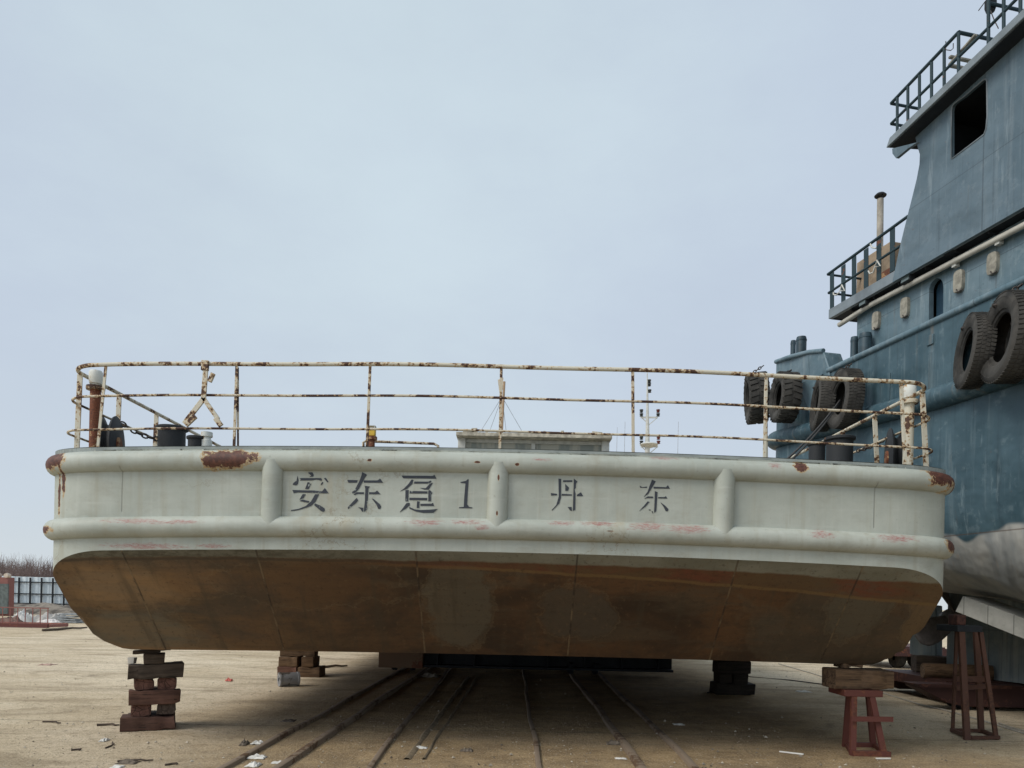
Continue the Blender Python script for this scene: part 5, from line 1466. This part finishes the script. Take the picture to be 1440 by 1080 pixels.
stick((60, 888), (122, 884), 0.05, 'long dark plank on the yard before the red railing', 'plank', bend=0.2)
stick((449, 940), (488, 938), 0.03, 'dark stick on the ground right of the far left stack', bend=0.05)
stick((232, 1077), (250, 1075), 0.010, 'short twig at the bottom edge right of the dark rag')

# loose grit and pebbles scattered on the yard
gm = MB()
for i in range(9000):
    y = 5.5 + (random.random() ** 1.8) * 22; x = random.uniform(-0.75, 0.75) * y
    r = random.uniform(0.003, 0.010) * (1 + (random.random() ** 9) * 2.2)
    c = Vector((x, y, r * 0.3)); rz = random.uniform(0, 6.28)
    vs = []
    for (a, b, h) in ((1, 0, 0), (0.2, 0.8, 0), (-0.9, 0.3, 0), (-0.3, -0.8, 0), (0.1, 0.1, 0.75)):
        q = Vector((a * math.cos(rz) - b * math.sin(rz), a * math.sin(rz) + b * math.cos(rz), h)) * r * random.uniform(0.7, 1.2)
        vs.append(c + q)
    gm.add(vs, [(0, 1, 4), (1, 2, 4), (2, 3, 4), (3, 0, 4), (3, 2, 1, 0)])
n = NT('grit'); kk = n.mix(n.step(n.voro(1.7), 0.2, 0.6), C(0.10, 0.08, 0.06), C(0.42, 0.37, 0.29)); 
gv = gm.build('gravel', n.done(kk, 0.95, 0, 0.2), None, smooth=False)
tag(gv, kind='stuff')

# ------------------------------------------------------------------ background at the left
M_sheet = NT('pale_blue_sheeting'); n = M_sheet
kk = n.mix(n.step(n.noise(0.8, 5, 0.6, k=(3, 3, 0.5)), 0.35, 0.65), C(0.52, 0.585, 0.61), C(0.66, 0.72, 0.74))
kk = n.mix(n.math('MULTIPLY', n.step(n.noise(1.2, 6, 0.7), 0.56, 0.68), 0.4), kk, C(0.25, 0.27, 0.27)); M_sheet = n.done(kk, 0.55)
fy = 52.0
fence = empty('yard_fence', (P(70, 850, fy).x, fy, 0))
tag(fence, 'pale blue corrugated sheet fence on a dark steel frame beyond the yard', 'fence')
xs0, xs1 = -46.0, -18.0
zf0, zf1 = 0.25, P(50, 811, fy).z
m = MB(); rows = [[], []]
npt = 280
for i in range(npt + 1):
    x = xs0 + (xs1 - xs0) * i / npt
    yy = fy + 0.25 + 0.04 * (1 if (i % 4) < 2 else 0)
    rows[0].append(Vector((x, yy, zf0))); rows[1].append(Vector((x, yy, zf1 + 0.02 * math.sin(x))))
m.grid(rows); sh = m.build('sheeting', M_sheet, fence, smooth=False); sh.modifiers.new('solid', 'SOLIDIFY').thickness = 0.02
pxs = [25, 42, 58.5, 74, 88.5]; base = [P(p, 840, fy).x for p in pxs]; dp = (base[-1] - base[0]) / 4
for i in range(-6, 22):
    x = base[0] + dp * i
    if xs0 < x < xs1: MB().box((x, fy + 0.1, 1.2), (0.09, 0.09, 2.4)).build('fence_post', M_dark, fence)
for py in (819, 835.5, 849):
    z = P(60, py, fy).z
    MB().box(((xs0 + xs1) / 2, fy + 0.16, z), (xs1 - xs0, 0.05, 0.07)).build('fence_beam', M_dark, fence)
# red box with dark flank
Yc = 44.0
a = P(1, 808, Yc); b = P(21, 808, Yc); dz = a.z
b.x -= 0.35
cont = empty('red_cabin', ((a.x + b.x) / 2 - 1, Yc, 0))
tag(cont, 'rusty red steel cabin at the far left edge before the blue fence', 'cabin')
M_rc = rusty('faded_red_steel', (0.25, 0.105, 0.088), amount=0.3, scale=1.8, tan=False, rust=(0.17, 0.075, 0.06))
MB().box((b.x - 1.6, Yc + 0.3, (dz - 0.15) / 2), (3.2 - 0.1, 0.6, dz - 0.15)).build('cabin_body', M_rc, cont, bevel=0.03)
m = MB()
for i in range(6):
    x = b.x - 2.9 + i * 0.55
    m.lathe([(0, -0.16), (0.13, -0.16), (0.16, 0), (0.13, 0.16), (0, 0.16)], (x, Yc + 0.1, dz - 0.05), axis=(0, 1, 0), seg=12)
m.build('roof_ridge', simple('pale_roof_lumps', (0.5, 0.42, 0.34), 0.8), cont)
MB().box((b.x - 0.25, Yc - 0.06, 1.0), (0.55, 0.1, 1.75)).build('dark_panel', simple('grey_green_panel', (0.10, 0.12, 0.115), 0.7), cont)
MB().bar((b.x - 0.62, Yc - 0.1, 0.1), (b.x - 0.5, Yc - 0.1, 1.95), 0.05).build('corner_post', M_cover, cont)
# low red railing frame on the ground
Yl = 31.0
xr_ = P(68, 880, Yl).x; xl_ = xr_ - 5.0
zt_ = P(60, 855, Yl).z
fr_ = empty('red_railing_frame', ((xl_ + xr_) / 2, Yl, 0))
tag(fr_, 'low red steel railing frame lying on the yard at the far left', 'railing')
MB().bar((xl_, Yl, zt_), (xr_, Yl, zt_ - 0.01), 0.04).build('top_bar', M_rc, fr_)
MB().box(((xl_ + xr_) / 2, Yl, 0.1), (xr_ - xl_, 0.14, 0.16)).build('bottom_beam', rusty('maroon_beam', (0.12, 0.04, 0.035), amount=0.3, tan=False, scale=3), fr_)
MB().box(((xl_ + xr_) / 2, Yl + 1.3, 0.1), (xr_ - xl_, 0.12, 0.16)).build('bottom_beam', M_rc, fr_)
for i in range(17):
    x = xr_ - 0.03 - i * 0.31
    MB().bar((x, Yl, 0.18), (x, Yl, zt_ - 0.02), 0.028).build('baluster', M_rc, fr_)
for k in (0, 3.0):
    MB().bar((xr_ - k, Yl, 0.1), (xr_ - k, Yl + 1.3, 0.1), 0.12).build('end_beam', M_rc, fr_)
# heaps of scrap and rubble
def heap(px, py, wpx, hpx, dep, Y, mat, name, lab, cat, seed, n_=15):
    c = P(px, py, Y); L = wpx * Y / F; hh = hpx * Y / F
    rows = []
    for i in range(n_):
        row = []
        for j in range(n_):
            u, v = -1 + 2 * i / (n_ - 1), -1 + 2 * j / (n_ - 1)
            e_ = max(0, 1 - u * u) * max(0, 1 - v * v)
            z = hh * (e_ ** 0.6) * (0.75 + 0.6 * noise.noise(Vector((u * 2.2, v * 2.2, seed)))) + (0.25 * hh * noise.noise(Vector((u * 6, v * 6, seed + 4))) if e_ > 0.02 else -0.05)
            row.append(Vector((u * L / 2, v * dep / 2, max(-0.05, z))))
        rows.append(row)
    o = MB().grid(rows).build(name, mat, None, angle=18); o.location = (c.x, Y, 0); tag(o, lab, cat)
heap(32, 872, 24, 22, 1.0, 34.5, simple('white_sheet', (0.58, 0.57, 0.54), 0.8, 0.2, 2), 'plastic_sheet', 'crumpled white sheet standing behind the red railing frame', 'sheet', 21)
heap(70, 873, 36, 14, 2.0, 38.0, simple('concrete_lump', (0.33, 0.31, 0.285), 0.9, 0.3, 2, 0.4), 'rubble_heap', 'grey concrete rubble heap before the blue fence', 'rubble', 22)
heap(68, 877, 26, 7, 1.0, 35.5, simple('white_scrap', (0.70, 0.64, 0.60), 0.85, 0.2, 3), 'scrap_heap', 'low heap of whitish scrap right of the red railing frame', 'scrap', 23)
heap(14, 878, 30, 14, 1.2, 33.5, simple('brown_scrap', (0.16, 0.10, 0.08), 0.9, 0.5, 3), 'scrap_heap', 'brown scrap heap inside the red railing frame', 'scrap', 24)
heap(105, 872, 26, 6, 1.2, 37.0, simple('pale_scrap', (0.60, 0.55, 0.50), 0.85, 0.25, 3), 'scrap_heap', 'pale litter heap beside the stacked grey slabs', 'scrap', 25)
mound = MB(); rows = []
for i in range(60):
    x = -50 + i * 0.6
    row = []
    for j in range(9):
        v = -1 + j / 4.0
        row.append(Vector((x, fy - 2.4 + v * 2.2, max(-0.05, 0.95 * (1 - v * v) * (0.75 + 0.35 * noise.noise(Vector((x * 0.7, v * 2, 5)))) + 0.22 * noise.noise(Vector((x * 2.5, v * 4, 8))) - 0.12))))
    rows.append(row)
n = NT('dirt_bank'); kk = n.mix(n.step(n.noise(1.3, 6, 0.7), 0.38, 0.62), C(0.07, 0.06, 0.05), C(0.24, 0.205, 0.165))
tag(mound.grid(rows).build('dirt_bank', n.done(kk, 0.95), None, angle=20), kind='structure')
# stacked slabs
c = P(98, 871, 36.5); slab = empty('slab_stack', (c.x, 36.5, 0))
tag(slab, 'stack of grey slabs beside the rubble, partly hidden by the barge', 'slabs')
for i in range(4):
    MB().box((c.x + random.uniform(-0.06, 0.12), 36.5, 0.06 + i * 0.12), (0.85, 0.7, 0.08), Matrix.Rotation(random.uniform(-0.06, 0.06), 3, 'Y')).build('slab', simple('slab_grey', (0.24, 0.255, 0.26), 0.8), slab, bevel=0.01)

# thicket of bare shrubs beyond the fence
tw = MB()
def twig3(a, b, r0, r1):
    d_ = (b - a).normalized(); x = d_.cross(Vector((0, 1, 0.1))).normalized(); y = d_.cross(x)
    vs = []
    for (p, r) in ((a, r0), (b, r1)):
        for k in range(3):
            t = 2.094 * k; vs.append(p + (x * math.cos(t) + y * math.sin(t)) * r)
    tw.add(vs, [(0, 1, 4, 3), (1, 2, 5, 4), (2, 0, 3, 5)])
for i in range(5600):
    x = random.uniform(-62, -22); y = random.uniform(58, 76)
    h = (3.5 + 1.2 * noise.noise(Vector((x * 0.16, y * 0.15, 1))) + 0.6 * noise.noise(Vector((x * 0.7, y * 0.5, 4))) + random.uniform(-0.9, 0.7)) * (y / 66.0)
    if noise.noise(Vector((x * 0.9, y * 0.4, 7))) > 0.45: h *= 0.8
    ln = random.gauss(0, 0.5)
    a = Vector((x, y, 0)); b = Vector((x + ln * 0.5, y, h * 0.55)); c = b + Vector((ln * 0.6 + random.uniform(-0.2, 0.2), 0, h * 0.45))
    twig3(a, b, 0.032, 0.022); twig3(b, c, 0.022, 0.004)
    for k in range(5):
        q = a.lerp(c, random.uniform(0.35, 0.85)); e2 = q + Vector((random.gauss(0, 0.45), random.uniform(-0.2, 0.2), random.uniform(0.3, 1.0)))
        twig3(q, e2, 0.013, 0.003)
tag(tw.build('bare_thicket', simple('bare_twig_bark', (0.165, 0.118, 0.105), 0.9, 0.35, 0.5), None, smooth=False, fix=False), kind='stuff')

# ------------------------------------------------------------------ far mast and aerials beyond the barge
Ym = 62.0
mt = P(911.5, 540, Ym)
mast = empty('ship_mast', (mt.x, Ym, 0))
tag(mast, 'white signal mast with paired lanterns, of a ship beyond the barge', 'mast')
k = Ym / F
def mp(px, py): return P(px, py, Ym)
top = mp(910, 545)
MB().tube([(mt.x + 0.1, Ym, 0), (mt.x + 0.05, Ym, mp(912, 630).z), (mt.x, Ym, mp(912, 585).z), (mt.x - 0.1, Ym, mp(911, 522).z)], [0.34, 0.2, 0.12, 0.035], 10).build('pole', M_wht, mast)
for (py, w0, w1) in ((587, 901, 924), (628, 901, 925)):
    MB().bar(mp(w0, py), mp(w1, py), 0.1, 0.12).build('crossarm', M_wht, mast)
    for px in (902, 925):
        MB().bar(mp(px, py), mp(913, py + 10), 0.06).build('arm_brace', M_wht, mast)
M_lanr = simple('dark_red_lantern', (0.10, 0.025, 0.02), 0.4); M_lan = simple('dark_lantern', (0.03, 0.035, 0.035), 0.4)
for (px, py, mm) in ((902, 578, M_lan), (902, 583.5, M_lan), (925.5, 578, M_lanr), (925.5, 583.5, M_lan), (902, 616, M_lan), (902, 622, M_lan), (926, 616, M_lanr), (926, 622, M_lanr), (913, 536, M_lan), (913, 541, M_lan), (913.5, 550, M_lan)):
    MB().lathe([(0, -0.14), (0.1, -0.13), (0.16, -0.09), (0.1, -0.02), (0.16, 0.05), (0.15, 0.12), (0, 0.15)], mp(px, py), seg=12).build('lantern', mm, mast)
MB().lathe([(0, -0.1), (0.5, 0.05), (0.75, 0.2), (0.7, 0.28), (0, 0.3)], mp(912.5, 629), seg=16).build('platform', M_wht, mast)
M_aer = simple('aerial_grey', (0.35, 0.37, 0.40), 0.5)
for (px, y0, lab) in ((868, 601, 'thin whip aerial, first left of the far mast beyond the barge'), (879, 593, 'taller thin whip aerial just left of the far mast'), (954, 593, 'thin whip aerial right of the far mast beyond the barge')):
    a = mp(px, y0)
    tag(MB().tube([(a.x, Ym, 0), a], [0.05, 0.018], 6).build('whip_aerial', M_aer, None), lab, 'aerial')

# parked flat trailer glimpsed beyond the tug rudder
Yv = 20.0
c = P(1283, 930, Yv)
trl = empty('flat_trailer', (c.x, Yv, 0)); tag(trl, 'dark maroon flat trailer parked behind the barge corner, seen below the rudder', 'trailer')
MB().box((c.x - 0.3, Yv + 0.9, 0.52), (2.0, 2.4, 0.14)).box((c.x + 0.1, Yv - 0.25, 0.44), (1.4, 0.12, 0.22)).build('chassis', rusty('maroon_chassis', (0.07, 0.032, 0.03), amount=0.3, tan=False, scale=4), trl, bevel=0.01)
for dx in (-0.35, 0.15, 0.55):
    MB().lathe([(0.06, -0.1), (0.22, -0.12), (0.26, -0.08), (0.26, 0.08), (0.22, 0.12), (0.06, 0.1)], (c.x + dx, Yv + 0.1, 0.262), axis=(1, 0.15, 0), seg=22).build('wheel', M_tyre, trl)
tag(MB().box((P(1140, 938, 24).x, 24.5, 0.12), (4.2, 0.35, 0.22)).box((P(1115, 938, 24).x, 24.45, 0.28), (0.5, 0.3, 0.12)).build('steel_girder', M_crad, None, bevel=0.01), 'long dark girder lying on the yard behind the red stand', 'girder')
